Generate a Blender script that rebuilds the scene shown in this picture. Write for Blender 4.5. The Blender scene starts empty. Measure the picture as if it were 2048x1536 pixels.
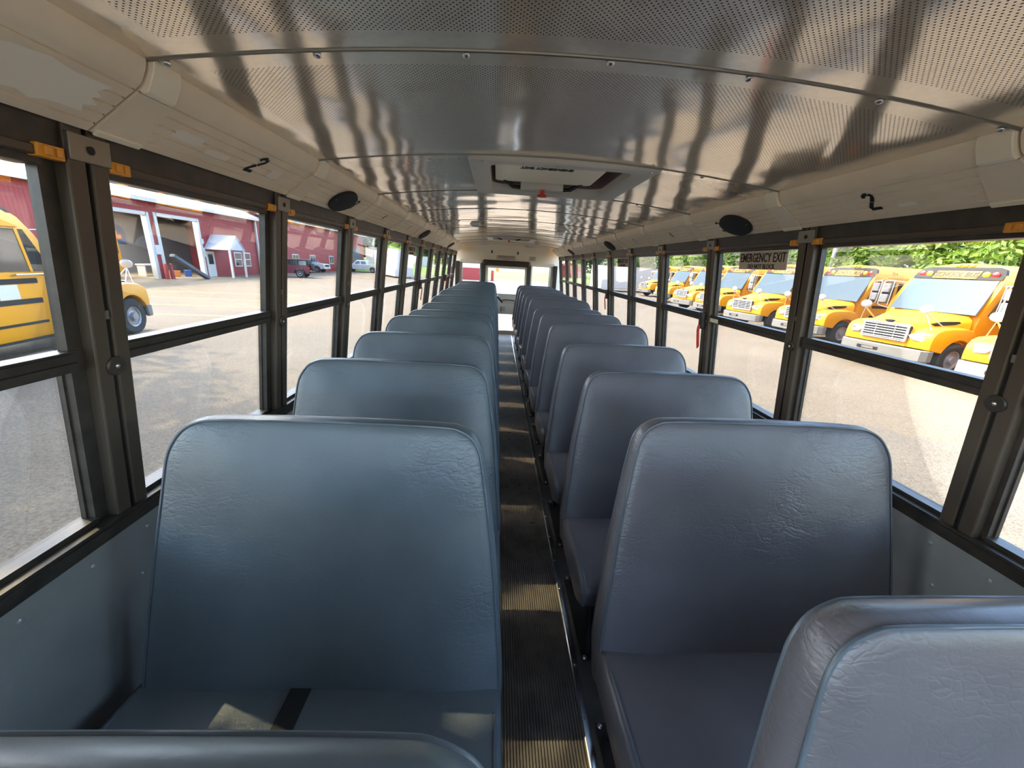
import bpy, math, random
from mathutils import Vector, Matrix
sc = bpy.context.scene
C = sc.collection

# ------------------------------------------------------------------ camera, sky, sun, exposure
def set_camera():
    pitch, yaw, roll = -.3014, .0527, .0563
    cy, sy, cp, sp = math.cos(yaw), math.sin(yaw), math.cos(pitch), math.sin(pitch)
    f = Vector((sy*cp, cy*cp, sp)); r = Vector((cy, -sy, 0)); u = r.cross(f)
    cr, sr = math.cos(roll), math.sin(roll)
    r2 = cr*r + sr*u; u2 = -sr*r + cr*u
    cd = bpy.data.cameras.new('camera'); cd.sensor_width = 36; cd.lens = 764.3/2048*36
    cd.clip_start = .02; cd.clip_end = 600
    co = bpy.data.objects.new('camera', cd); C.objects.link(co)
    m = Matrix((r2, u2, -f)).transposed().to_4x4(); m.translation = (-.2182, 0, 1.532)
    co.matrix_world = m; sc.camera = co
set_camera()
SUN = Vector((-.60, .25, .76)).normalized()
w = bpy.data.worlds.new('sky'); sc.world = w; w.use_nodes = True
nt = w.node_tree; nt.nodes.clear()
sky = nt.nodes.new('ShaderNodeTexSky'); sky.sky_type = 'NISHITA'; sky.sun_disc = False
sky.sun_elevation = math.asin(SUN.z); sky.sun_rotation = math.atan2(SUN.x, SUN.y)
sky.dust_density = 2.4; sky.air_density = 1.0; sky.ozone_density = 1.0
bg = nt.nodes.new('ShaderNodeBackground'); bg.inputs[1].default_value = 1.55
wo = nt.nodes.new('ShaderNodeOutputWorld')
nt.links.new(sky.outputs[0], bg.inputs[0]); nt.links.new(bg.outputs[0], wo.inputs[0])
sl = bpy.data.lights.new('sun', 'SUN'); sl.energy = 6.6; sl.angle = .0095; sl.color = (1, .80, .48)
so = bpy.data.objects.new('sun', sl); C.objects.link(so)
so.rotation_euler = SUN.to_track_quat('Z', 'Y').to_euler(); so.location = SUN*60
sc.view_settings.view_transform = 'Standard'; sc.view_settings.look = 'None'
sc.view_settings.gamma = 1; sc.view_settings.use_curve_mapping = False
sc.view_settings.exposure = 0.62
sc.cycles.max_bounces = 10; sc.cycles.diffuse_bounces = 6; sc.cycles.glossy_bounces = 4
sc.cycles.transparent_max_bounces = 24; sc.cycles.sample_clamp_indirect = 8
sc.cycles.use_denoising = True

# ------------------------------------------------------------------ materials
M = {}
def mat(name, col, rough=.5, metal=0, **k):
    m = bpy.data.materials.new(name); m.use_nodes = True; b = m.node_tree.nodes['Principled BSDF']
    b.inputs['Base Color'].default_value = (*col, 1); b.inputs['Roughness'].default_value = rough
    b.inputs['Metallic'].default_value = metal
    for kk, v in k.items(): b.inputs[kk.replace('_', ' ')].default_value = v
    M[name] = m; return m
class NT:
    def __init__(s, m): s.t = m.node_tree; s.b = s.t.nodes['Principled BSDF']
    def n(s, typ, **k):
        x = s.t.nodes.new('ShaderNode'+typ)
        for kk, v in k.items():
            if kk.startswith('i_'):
                key = kk[2:]; key = int(key) if key.isdigit() else key.replace('_', ' ')
                x.inputs[key].default_value = v
            else: setattr(x, kk, v)
        return x
    def l(s, a, b): s.t.links.new(a, b)
    def noise(s, scale, detail=4, vec=None, rough=.55):
        x = s.n('TexNoise'); x.inputs['Scale'].default_value = scale; x.inputs['Detail'].default_value = detail
        x.inputs['Roughness'].default_value = rough
        if vec is not None: s.l(vec, x.inputs['Vector'])
        return x
    def obj(s, scale=None):
        c = s.n('TexCoord').outputs['Object']
        if scale is None: return c
        mp = s.n('Mapping'); mp.inputs['Scale'].default_value = scale; s.l(c, mp.inputs[0]); return mp.outputs[0]
    def geo(s): return s.n('NewGeometry').outputs['Position']
    def ramp(s, fac, stops):
        r = s.n('ValToRGB'); e = r.color_ramp.elements
        while len(e) < len(stops): e.new(.5)
        for q, (p, c) in zip(e, stops): q.position = p; q.color = (*c, 1) if len(c) == 3 else c
        s.l(fac, r.inputs[0]); return r.outputs[0]
    def bump(s, h, strength=.2, dist=.002, prev=None):
        b = s.n('Bump'); b.inputs['Strength'].default_value = strength; b.inputs['Distance'].default_value = dist
        s.l(h, b.inputs['Height'])
        if prev is not None: s.l(prev, b.inputs['Normal'])
        return b.outputs[0]
    def math(s, op, a, b=None, c=None):
        x = s.n('Math', operation=op)
        for i, v in enumerate((a, b, c)):
            if v is None: continue
            if isinstance(v, (int, float)): x.inputs[i].default_value = v
            else: s.l(v, x.inputs[i])
        return x.outputs[0]
    def mix(s, fac, a, b):
        x = s.n('Mix', data_type='RGBA')
        for i, v in ((0, fac), (6, a), (7, b)):
            if isinstance(v, (int, float)): x.inputs[i].default_value = v
            elif isinstance(v, tuple): x.inputs[i].default_value = (*v, 1)
            else: s.l(v, x.inputs[i])
        return x.outputs[2]
    def base(s, c): s.l(c, s.b.inputs['Base Color'])
    def nrm(s, c): s.l(c, s.b.inputs['Normal'])
    def rgh(s, c): s.l(c, s.b.inputs['Roughness'])

def vinyl(name, col, rough=.40):
    m = mat(name, col, rough); t = NT(m); o = t.obj()
    grain = t.noise(420, 2, o)
    w1 = t.noise(9, 3, o); sv = t.n('VectorMath', operation='SCALE'); sv.inputs[3].default_value = .05; t.l(w1.outputs[1], sv.inputs[0])
    av = t.n('VectorMath', operation='ADD'); t.l(o, av.inputs[0]); t.l(sv.outputs[0], av.inputs[1])
    def crackle(scale, sx, sz):
        mp = t.n('Mapping'); mp.inputs['Scale'].default_value = (sx, sx, sz); t.l(av.outputs[0], mp.inputs[0])
        v = t.n('TexVoronoi', feature='DISTANCE_TO_EDGE'); v.inputs['Scale'].default_value = scale; t.l(mp.outputs[0], v.inputs['Vector'])
        return t.math('MINIMUM', v.outputs[0], .16)
    zone = t.noise(3.2, 3, o); zz = t.ramp(zone.outputs[0], [(.44, (.10, .10, .10)), (.66, (1, 1, 1))])
    fold = t.noise(6, 2, o)
    n1 = t.bump(grain.outputs[0], .10, .001)
    n2 = t.bump(t.math('MULTIPLY', crackle(58, .8, 1.5), zz), .55, .0045, n1)
    n2 = t.bump(t.math('MULTIPLY', crackle(24, .6, 1.8), zz), .35, .008, n2)
    n3 = t.bump(fold.outputs[0], .22, .012, n2)
    t.nrm(n3)
    d = t.noise(4, 3, o)
    t.base(t.ramp(d.outputs[0], [(.3, tuple(c*.88 for c in col)), (.7, tuple(c*1.12 for c in col))]))
    t.rgh(t.math('ADD', t.math('MULTIPLY', d.outputs[0], .16), rough-.08))
    return m
vinyl('seat_vinyl', (.098, .120, .134), .35)
vinyl('seat_vinyl_dark', (.114, .106, .114), .35)
mat('piping', (.085, .105, .125), .38)
mat('seat_metal', (.016, .016, .018), .45, .3)
mat('strap', (.008, .008, .009), .8)
m = mat('cream_plastic', (.60, .545, .455), .48); t = NT(m); o = t.geo()
n = t.noise(5, 4, o); n2 = t.noise(160, 2, o)
t.base(t.ramp(n.outputs[0], [(.3, (.82, .68, .50)), (.7, (.93, .80, .61))])); t.nrm(t.bump(n2.outputs[0], .12, .001))
mat('cream_clip', (.93, .83, .64), .4)
mat('residue', (.93, .85, .72), .7)
mat('seam_dark', (.03, .024, .018), .7)
mat('stencil', (.012, .012, .012), .6)
m = mat('wall_panel', (.20, .198, .188), .42, .35); t = NT(m); o = t.geo()
mp = t.n('Mapping'); mp.inputs['Scale'].default_value = (1, 1.4, .9); t.l(o, mp.inputs[0])
n = t.noise(330, 3, mp.outputs[0]); n2 = t.noise(5, 5, o)
t.base(t.ramp(n2.outputs[0], [(.3, (.24, .238, .228)), (.7, (.30, .296, .283))])); t.nrm(t.bump(n.outputs[0], .35, .0015))
m = mat('rear_paint', (.92, .82, .64), .5)
m = mat('window_black', (.020, .0165, .0135), .42); t = NT(m); n = t.noise(25, 4, t.geo())
t.base(t.ramp(n.outputs[0], [(.35, (.022, .018, .014)), (.7, (.046, .036, .027))]))
mat('post_brown', (.085, .064, .046), .40, .3)
mat('groove', (.004, .004, .004), .8)
mat('bracket_metal', (.22, .205, .17), .35, .6)
mat('screw', (.55, .52, .46), .3, .9)
mat('amber_latch', (.80, .33, .03), .35)
mat('red_handle', (.55, .045, .02), .4)
mat('sticker', (.62, .53, .42), .6)
mat('sticker_white', (.78, .76, .70), .6)
mat('ink', (.012, .012, .012), .6)
mat('speaker_grille', (.012, .012, .012), .65)
mat('grey_plastic', (.58, .55, .49), .5)
mat('well_grey', (.2, .128, .12), .6)
mat('lamp_lens', (.75, .73, .68), .3)
mat('pad_brown', (.035, .022, .017), .55)
mat('rail_brown', (.05, .035, .028), .5)
mat('aluminium', (.72, .71, .70), .28, 1)
m = mat('mat_rubber', (.040, .036, .031), .62); t = NT(m); n = t.noise(9, 5, t.geo())
t.base(t.ramp(n.outputs[0], [(.35, (.075, .068, .060)), (.7, (.15, .13, .105))]))
m = mat('floor_rubber', (.03, .028, .026), .55); t = NT(m); n = t.noise(14, 6, t.geo()); n2 = t.noise(3, 3, t.geo())
t.base(t.mix(t.ramp(n2.outputs[0], [(.55, (0, 0, 0)), (.75, (.6, .6, .6))]), t.ramp(n.outputs[0], [(.3, (.04, .038, .036)), (.75, (.10, .092, .082))]), (.13, .085, .05)))
mat('dry_leaf', (.06, .035, .018), .8)
# ceiling: perforated metal sheet, hole pattern between plain margins at every seam
m = mat('ceiling_sheet', (.8, .78, .74), .27, .5); t = NT(m); p = t.geo()
sp = t.n('SeparateXYZ'); t.l(p, sp.inputs[0]); X, Y = sp.outputs[0], sp.outputs[1]
S = .0112
yy = t.math('DIVIDE', Y, S*.5); row = t.math('FLOOR', yy)
odd = t.math('MULTIPLY', t.math('MODULO', t.math('ABSOLUTE', row), 2), .5)
fx = t.math('SUBTRACT', t.math('FRACT', t.math('ADD', t.math('ADD', t.math('DIVIDE', X, S), 500), odd)), .5)
fy = t.math('MULTIPLY', t.math('SUBTRACT', t.math('FRACT', yy), .5), .5)
d = t.math('SQRT', t.math('ADD', t.math('MULTIPLY', fx, fx), t.math('MULTIPLY', fy, fy)))
hole = t.math('LESS_THAN', d, .155)
ph = t.math('FRACT', t.math('ADD', t.math('DIVIDE', t.math('SUBTRACT', Y, .933), .76), 20))
band = t.math('MULTIPLY', t.math('GREATER_THAN', ph, .085), t.math('LESS_THAN', ph, .915))
band = t.math('MULTIPLY', band, t.math('LESS_THAN', t.math('ABSOLUTE', X), .845))
hole = t.math('MULTIPLY', hole, band)
wob = t.noise(3.0, 1, p); mpv = t.n('Mapping'); mpv.inputs['Scale'].default_value = (.7, 1.2, 1); t.l(p, mpv.inputs[0]); t.l(mpv.outputs[0], wob.inputs['Vector'])
scr = t.noise(60, 4, p)
t.base(t.mix(hole, t.ramp(scr.outputs[0], [(.3, (.94, .79, .63)), (.7, (.99, .86, .70))]), (.035, .03, .027)))
t.rgh(t.math('ADD', t.math('MULTIPLY', hole, .5), t.math('ADD', .065, t.math('MULTIPLY', scr.outputs[0], .09))))
t.l(t.math('MULTIPLY', t.math('SUBTRACT', 1, hole), .62), t.b.inputs['Metallic'])
t.nrm(t.bump(wob.outputs[0], .25, .03))
mat('roof_yellow', (.75, .36, .01), .35)
# glass: clear pane, mirror part by angle
def glass(name, tint, f0=.04, extra=.0):
    m = bpy.data.materials.new(name); m.use_nodes = True; t = m.node_tree; t.nodes.clear()
    tr = t.nodes.new('ShaderNodeBsdfTransparent'); tr.inputs[0].default_value = (*tint, 1)
    gl = t.nodes.new('ShaderNodeBsdfGlossy'); gl.inputs['Roughness'].default_value = .01
    fr = t.nodes.new('ShaderNodeFresnel'); fr.inputs[0].default_value = 1.45
    mx = t.nodes.new('ShaderNodeMixShader'); o = t.nodes.new('ShaderNodeOutputMaterial')
    ad = t.nodes.new('ShaderNodeMath'); ad.operation = 'MULTIPLY_ADD'; ad.inputs[1].default_value = .5; ad.inputs[2].default_value = extra
    t.links.new(fr.outputs[0], ad.inputs[0]); t.links.new(ad.outputs[0], mx.inputs[0])
    t.links.new(tr.outputs[0], mx.inputs[1]); t.links.new(gl.outputs[0], mx.inputs[2]); t.links.new(mx.outputs[0], o.inputs[0])
    M[name] = m
glass('window_glass', (.93, .94, .93))

# ------------------------------------------------------------------ mesh helpers
class MB:
    def __init__(s): s.v = []; s.f = []; s.mi = []; s.m = 0
    def add(s, vs, fs):
        o = len(s.v); s.v += [tuple(v) for v in vs]; s.f += [tuple(o+i for i in f) for f in fs]; s.mi += [s.m]*len(fs); return s
    def hexa(s, p):      # p: 8 points, bottom ring then top ring
        return s.add(p, [(0, 3, 2, 1), (4, 5, 6, 7), (0, 1, 5, 4), (1, 2, 6, 5), (2, 3, 7, 6), (3, 0, 4, 7)])
    def box(s, x0, x1, y0, y1, z0, z1):
        return s.hexa([(x0, y0, z0), (x1, y0, z0), (x1, y1, z0), (x0, y1, z0), (x0, y0, z1), (x1, y0, z1), (x1, y1, z1), (x0, y1, z1)])
    def loft(s, rings, cap=True, closed=True):
        n = len(rings[0]); o = len(s.v); vs = [p for r in rings for p in r]; fs = []
        for i in range(len(rings)-1):
            for j in range(n if closed else n-1):
                a = i*n+j; b = i*n+(j+1) % n; fs.append((a, b, b+n, a+n))
        if cap: fs.append(tuple(range(n-1, -1, -1))); fs.append(tuple(range((len(rings)-1)*n, len(rings)*n)))
        return s.add(vs, fs)
    def prism(s, poly, a, b, fn):  # poly 2d extruded from a to b; fn(u, v, w) -> point
        return s.loft([[fn(u, v, a) for u, v in poly], [fn(u, v, b) for u, v in poly]])
    def tube(s, pts, r, n=8, closed=False, cap=True):
        pts = [Vector(p) for p in pts]; rings = []; N = len(pts); up = None
        for i, p in enumerate(pts):
            d = (pts[(i+1) % N]-pts[i-1]) if closed else (pts[min(i+1, N-1)]-pts[max(i-1, 0)])
            d.normalize()
            if up is None: up = Vector((0, 0, 1)) if abs(d.z) < .9 else Vector((1, 0, 0))
            x = d.cross(up).normalized(); up = x.cross(d).normalized()
            rr = r[i] if isinstance(r, (list, tuple)) else r
            rings.append([p+x*rr*math.cos(2*math.pi*k/n)+up*rr*math.sin(2*math.pi*k/n) for k in range(n)])
        if closed: rings.append(rings[0])
        return s.loft(rings, cap and not closed)
    def lathe(s, prof, c, ax='y', n=24):  # prof (r, h) along the axis
        rings = []
        for r, h in prof:
            ring = []
            for k in range(n):
                a = 2*math.pi*k/n; u, v = r*math.cos(a), r*math.sin(a)
                ring.append({'y': (c[0]+u, c[1]+h, c[2]+v), 'x': (c[0]+h, c[1]+u, c[2]+v), 'z': (c[0]+u, c[1]+v, c[2]+h)}[ax])
            rings.append(ring)
        return s.loft(rings)
    def build(s, name, mats, parent=None, smooth=35, bevel=0, recalc=True, seg=2):
        me = bpy.data.meshes.new(name); me.from_pydata(s.v, [], s.f)
        for mm in (mats if isinstance(mats, (list, tuple)) else [mats]): me.materials.append(M[mm])
        me.polygons.foreach_set('material_index', s.mi)
        if recalc:
            import bmesh
            b = bmesh.new(); b.from_mesh(me); bmesh.ops.recalc_face_normals(b, faces=b.faces); b.to_mesh(me); b.free()
        if smooth: me.shade_smooth(); me.set_sharp_from_angle(angle=math.radians(smooth))
        o = bpy.data.objects.new(name, me); C.objects.link(o); o.parent = parent
        if bevel:
            md = o.modifiers.new('edge', 'BEVEL'); md.width = bevel; md.segments = seg; md.limit_method = 'ANGLE'; md.angle_limit = math.radians(50)
        return o
def tag(o, label, cat=None, group=None, kind=None):
    o['label'] = label
    if cat: o['category'] = cat
    if group: o['group'] = group
    if kind: o['kind'] = kind
    return o
def empty(name, label, cat, loc=(0, 0, 0), rz=0, group=None, kind=None):
    o = bpy.data.objects.new(name, None); C.objects.link(o); o.location = loc; o.rotation_euler = (0, 0, rz); o.empty_display_size = .1
    return tag(o, label, cat, group, kind)
KIDS = {}
def copy_tree(o, parent=None):
    ch = [c for c in C.objects if c.parent == o] if o.name not in KIDS else [C.objects[n] for n in KIDS[o.name]]
    KIDS[o.name] = [c.name for c in ch]
    c = o.copy(); C.objects.link(c); c.parent = parent
    for k in ch: copy_tree(k, c)
    return c
def text(name, body, size, mtx, m='ink', parent=None, sx=1, bold=0, ext=.0008, shear=0):
    cu = bpy.data.curves.new(name, 'FONT'); cu.body = body; cu.size = size; cu.align_x = 'CENTER'; cu.align_y = 'CENTER'
    cu.extrude = ext; cu.offset = bold; cu.shear = shear; cu.materials.append(M[m]); cu.resolution_u = 3
    tmp = bpy.data.objects.new(name, cu); me = bpy.data.meshes.new_from_object(tmp); bpy.data.objects.remove(tmp)
    o = bpy.data.objects.new(name, me); C.objects.link(o); o.parent = parent
    o.matrix_local = mtx @ Matrix.Diagonal((sx, 1, 1, 1)); return o
def frame(o, x, y):   # matrix: origin, text direction, text up
    x = Vector(x).normalized(); y = Vector(y).normalized(); z = x.cross(y).normalized(); y = z.cross(x)
    m = Matrix((x, y, z)).transposed().to_4x4(); m.translation = Vector(o); return m
def ribbon(mb, pts, wd, fn, th=.0008):   # flat painted stroke; fn(u, v, h) -> point
    L = []; R = []
    for i, p in enumerate(pts):
        a = pts[max(i-1, 0)]; b = pts[min(i+1, len(pts)-1)]; dx, dy = b[0]-a[0], b[1]-a[1]; l = math.hypot(dx, dy) or 1
        ww = wd[i] if isinstance(wd, (list, tuple)) else wd
        nx, ny = -dy/l*ww/2, dx/l*ww/2
        L.append((p[0]+nx, p[1]+ny)); R.append((p[0]-nx, p[1]-ny))
    poly = L+R[::-1]; n = len(L)
    v = [fn(u, q, th) for u, q in poly]
    mb.add(v, [(i, i+1, 2*n-2-i, 2*n-1-i) for i in range(n-1)])
ORD = ['zeroth', 'first', 'second', 'third', 'fourth', 'fifth', 'sixth', 'seventh', 'eighth', 'ninth', 'tenth', 'eleventh', 'twelfth', 'thirteenth', 'fourteenth', 'fifteenth']
# ------------------------------------------------------------------ the bus interior: shell
P = .76; Y0 = .933; YF, YR = -1.42, 8.75
def wx(z): return 1.098 + .1216*(1.718-z)
def W(s, y, z, off=0): return (s*(wx(z)+off), y, z)
def wbox(mb, s, y0, y1, z0, z1, o0, o1):
    return mb.hexa([W(s, y0, z0, o0), W(s, y1, z0, o0), W(s, y1, z0, o1), W(s, y0, z0, o1), W(s, y0, z1, o0), W(s, y1, z1, o0), W(s, y1, z1, o1), W(s, y0, z1, o1)])
def dome(mb, p, n, r, h=.5):
    n = Vector(n).normalized(); x = n.orthogonal().normalized(); y = n.cross(x); p = Vector(p)
    rings = [[p+(x*math.cos(a*math.pi/4)+y*math.sin(a*math.pi/4))*r*q+n*r*h*e for a in range(8)] for q, e in ((1, -.3), (.95, .3), (.6, .85), (.15, 1))]
    mb.loft(rings)
SIDE = {-1: 'left', 1: 'right'}
m = MB(); m.box(-1.2, 1.2, YF, YR+.05, -.06, 0)
tag(m.build('floor', 'floor_rubber', smooth=0), 'black rubber bus floor under the seats', 'floor', kind='structure')
for s in (-1, 1):
    m = MB(); x0, x1 = 1.19, 1.245
    m.box(min(s*x0, s*x1), max(s*x0, s*x1), YF, YR+.05, -.45, .815)
    m.m = 1
    y = YF+.1
    while y < YR:
        dome(m, (s*x0, y, .762), (-s, 0, 0), .0075); y += .152
    for k in range(-3, 11):
        for z in (.64, .50, .36, .22): dome(m, (s*x0, Y0+P*k-.02, z), (-s, 0, 0), .0075)
    tag(m.build('wall_'+SIDE[s], ['wall_panel', 'wall_panel']), f'grey riveted metal lower side panel under the {SIDE[s]} windows', 'wall', kind='structure')
# ceiling and roof
def cz(x): return 1.945-.065*(x/.92)**2
HATCH = {1: (-.352, .428), 7: (-.40, .38)}
m = MB()
def sheet(mb, xa, xb, ya, yb, n):
    xs = [xa+(xb-xa)*i/n for i in range(n+1)]
    r = [[(x, y, cz(x)+dz) for x in xs]+[(x, y, cz(x)+dz+.006) for x in xs[::-1]] for y, dz in ((ya, .0015), (yb, -.0015))]
    mb.loft(r)
for k in range(-3, 10):
    ya = Y0+P*k; yb = ya+P
    if k == 9: yb = YR
    if k in HATCH:
        a, b = HATCH[k]; sheet(m, -.925, a, ya, yb, 10); sheet(m, b, .925, ya, yb, 10)
    else: sheet(m, -.925, .925, ya, yb, 24)
sheet(m, -.925, .925, YF, Y0-3*P, 20)
m.m = 1
for k in range(-3, 10):
    y = Y0+P*k
    xs = [-.925+1.85*i/24 for i in range(25)]
    m.loft([[(x, y-.006, cz(x)+.002), (x, y-.004, cz(x)-.004), (x, y+.001, cz(x)-.0045), (x, y+.004, cz(x)+.002)] for x in xs])
m.m = 2
for k in range(-3, 10):
    y = Y0+P*k
    for i in range(7):
        x = -.90+.30*i; dome(m, (x, y+.018, cz(x)-.0015), (0, 0, -1), .0085, .6)
tag(m.build('ceiling', ['ceiling_sheet', 'bracket_metal', 'aluminium'], smooth=50), 'curved perforated metal ceiling sheets with riveted cross seams', 'ceiling', kind='structure')
m = MB(); xs = [-1.21+2.42*i/20 for i in range(21)]
rz = lambda x: 2.20-.40*(abs(x)/1.21)**2.6
m.loft([[(x, y, rz(x)) for x in xs]+[(x, y, rz(x)+.03) for x in xs[::-1]] for y in (YF-.05, YR+.08)])
tag(m.build('roof', 'roof_yellow', smooth=40), 'yellow outer roof skin above the ceiling', 'roof', kind='structure')
# front bulkhead with windscreen opening, behind the viewpoint
m = MB()
for b in ((-1.2, 1.2, -.3, .85), (-1.2, 1.2, 1.78, 2.2), (-1.2, -1.08, .85, 1.78), (1.08, 1.2, .85, 1.78)): m.box(b[0], b[1], YF-.05, YF, b[2], b[3])
fw = tag(m.build('wall_front', 'rear_paint', smooth=0), 'front bulkhead of the bus behind the viewpoint', 'wall', kind='structure')

# rear wall with two windows and the emergency door opening
m = MB(); ya, yb = YR, YR+.06
top = [(x, cz(x)+.03) for x in [1.0-.1*i for i in range(21)]]
m.prism([(-1.2, 1.55), (1.2, 1.55), (1.2, 1.78)]+top+[(-1.2, 1.78)], ya, yb, lambda u, v, q: (u, q, v))
for b in ((-1.2, -1.0, 0, 1.55), (-.585, -.515, 0, 1.55), (.465, .53, 0, 1.55), (.94, 1.2, 0, 1.55), (-1.0, -.585, 0, .95), (.53, .94, 0, .95)): m.box(b[0], b[1], ya, yb, b[2], b[3])
m.box(-1.04, -.56, ya-.05, ya, 1.535, 1.60); m.box(.50, 1.03, ya-.05, ya, 1.535, 1.60)
wr = tag(m.build('wall_rear', 'rear_paint', smooth=0, bevel=.006), 'cream rear wall of the bus around the emergency door', 'wall', kind='structure')
for i, (a, b) in enumerate(((-1.0, -.585), (.53, .94))):
    e = empty('window_%d' % (31+i), 'rear window %s the emergency door' % ('left of' if i == 0 else 'right of'), 'window', (0, 0, 0), kind='structure')
    f = MB()
    for q in ((a-.02, a+.02, .93, 1.55), (b-.02, b+.02, .93, 1.55), (a, b, .93, .97), (a, b, 1.52, 1.55)): f.box(q[0], q[1], YR-.012, YR+.03, q[2], q[3])
    f.build('window_frame', 'aluminium' if i else 'grey_plastic', e, smooth=0)
    g = MB(); g.box(a, b, YR+.034, YR+.038, .95, 1.54); g.build('pane', 'window_glass', e, smooth=0)
    t = MB(); c = -1.10 if i == 0 else 1.03
    t.box(c-.03, c+.06, YR-.10, YR-.002, .0, 1.56); t.build('corner_post', 'rail_brown', e, smooth=0, bevel=.01)
# emergency door
d = empty('door_1', 'rear emergency door with upper and lower glass', 'door', kind='structure')
m = MB(); y0, y1 = YR+.01, YR+.05
for b in ((-.515, -.42, .02, 1.55), (.385, .465, .02, 1.55), (-.42, .385, 1.45, 1.55), (-.42, .385, .47, .905), (-.42, .385, .0, .085)): m.box(b[0], b[1], y0, y1, b[2], b[3])
m.build('door_leaf', 'rear_paint', d, smooth=0, bevel=.006)
for s, a, b in ((-1, -.575, -.475), (1, .43, .52)):
    m = MB(); m.box(a, b, YR-.03, YR-.001, 0, 1.54); m.build('door_post', 'rail_brown', d, smooth=0, bevel=.008)
m = MB(); m.box(-.42, .385, YR-.005, YR+.012, .462, .482); m.box(-.42, .385, YR-.005, YR+.012, .895, .912); m.box(-.42, .385, YR-.005, YR+.012, .075, .092); m.build('glass_trim', 'aluminium', d, smooth=0)
m = MB(); m.box(-.42, .385, YR+.025, YR+.029, .905, 1.45); m.build('upper_pane', 'window_glass', d, smooth=0)
m = MB(); m.box(-.42, .385, YR+.025, YR+.029, .085, .47); m.build('lower_pane', 'window_glass', d, smooth=0)
m = MB(); m.tube([(-.10, YR-.03, .765), (.0, YR-.045, .785), (.18, YR-.045, .775), (.36, YR-.04, .775), (.37, YR+.01, .775)], .011, 8); m.build('release_bar', 'pad_brown', d)
h = MB(); h.tube([(-.20, YR-.05, .85), (-.08, YR-.05, .72)], .019, 10); h.m = 1; h.tube([(-.215, YR-.05, .868), (-.195, YR-.05, .845)], .021, 10); h.tube([(-.12, YR-.05, .77), (-.12, YR+.012, .77)], .01); h.build('door_handle', ['pad_brown', 'aluminium'], d)
m = MB(); m.box(-.12, -.005, YR-.004, YR+.011, .51, .635); m.build('instruction_plate', 'sticker_white', d, smooth=0)
m = MB(); m.box(-.112, -.095, YR-.006, YR-.003, .512, .63)
for i in range(4): m.box(-.085, -.015, YR-.0055, YR-.0035, .535+.024*i, .541+.024*i)
m.build('plate_print', 'ink', d, smooth=0)
m = MB(); m.box(-.53, .47, YR-.13, YR-.002, 1.497, 1.615); tag(m.build('header_pad', 'pad_brown', smooth=0, bevel=.02, seg=3), 'long dark brown head pad above the rear emergency door', 'pad')
def sign(name, lab, x0, x1, z0, z1, lines, m1='sticker', grp=None):
    e = empty(name, lab, 'sign', ((x0+x1)/2, YR-.003, (z0+z1)/2), group=grp)
    b = MB(); b.box(-(x1-x0)/2, (x1-x0)/2, -.001, .002, -(z1-z0)/2, (z1-z0)/2); b.build('plate', m1, e, smooth=0)
    for body, sz, dz, sx in lines: text('lettering', body, sz, frame((0, -.0022, dz), (1, 0, 0), (0, 0, 1)), 'ink', e, sx, 0)
sign('door_sign', 'small cream sign reading EMERGENCY DOOR above the rear door', -.245, .165, 1.632, 1.722, [('EMERGENCY DOOR', .056, .016, .64), ('DO NOT BLOCK', .024, -.027, .8)])
sign('notice_sticker', 'small notice sticker high on the rear wall, right of the door sign', .46, .61, 1.638, 1.728, [('USE IN', .024, .027, .8), ('EMERGENCY', .020, -.002, .7), ('ONLY', .020, -.028, .8)])
for x in (-.35, .214):
    m = MB(); m.box(x-.011, x+.011, YR-.03, YR-.001, 1.762, 1.806); m.box(x-.016, x+.016, YR-.006, YR-.001, 1.755, 1.812)
    tag(m.build('coat_hook', 'pad_brown', smooth=0, bevel=.003), 'small dark hook on the rear wall, %s of the two' % ('left one' if x < 0 else 'right one'), 'hook', 'hooks on the rear wall')

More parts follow.
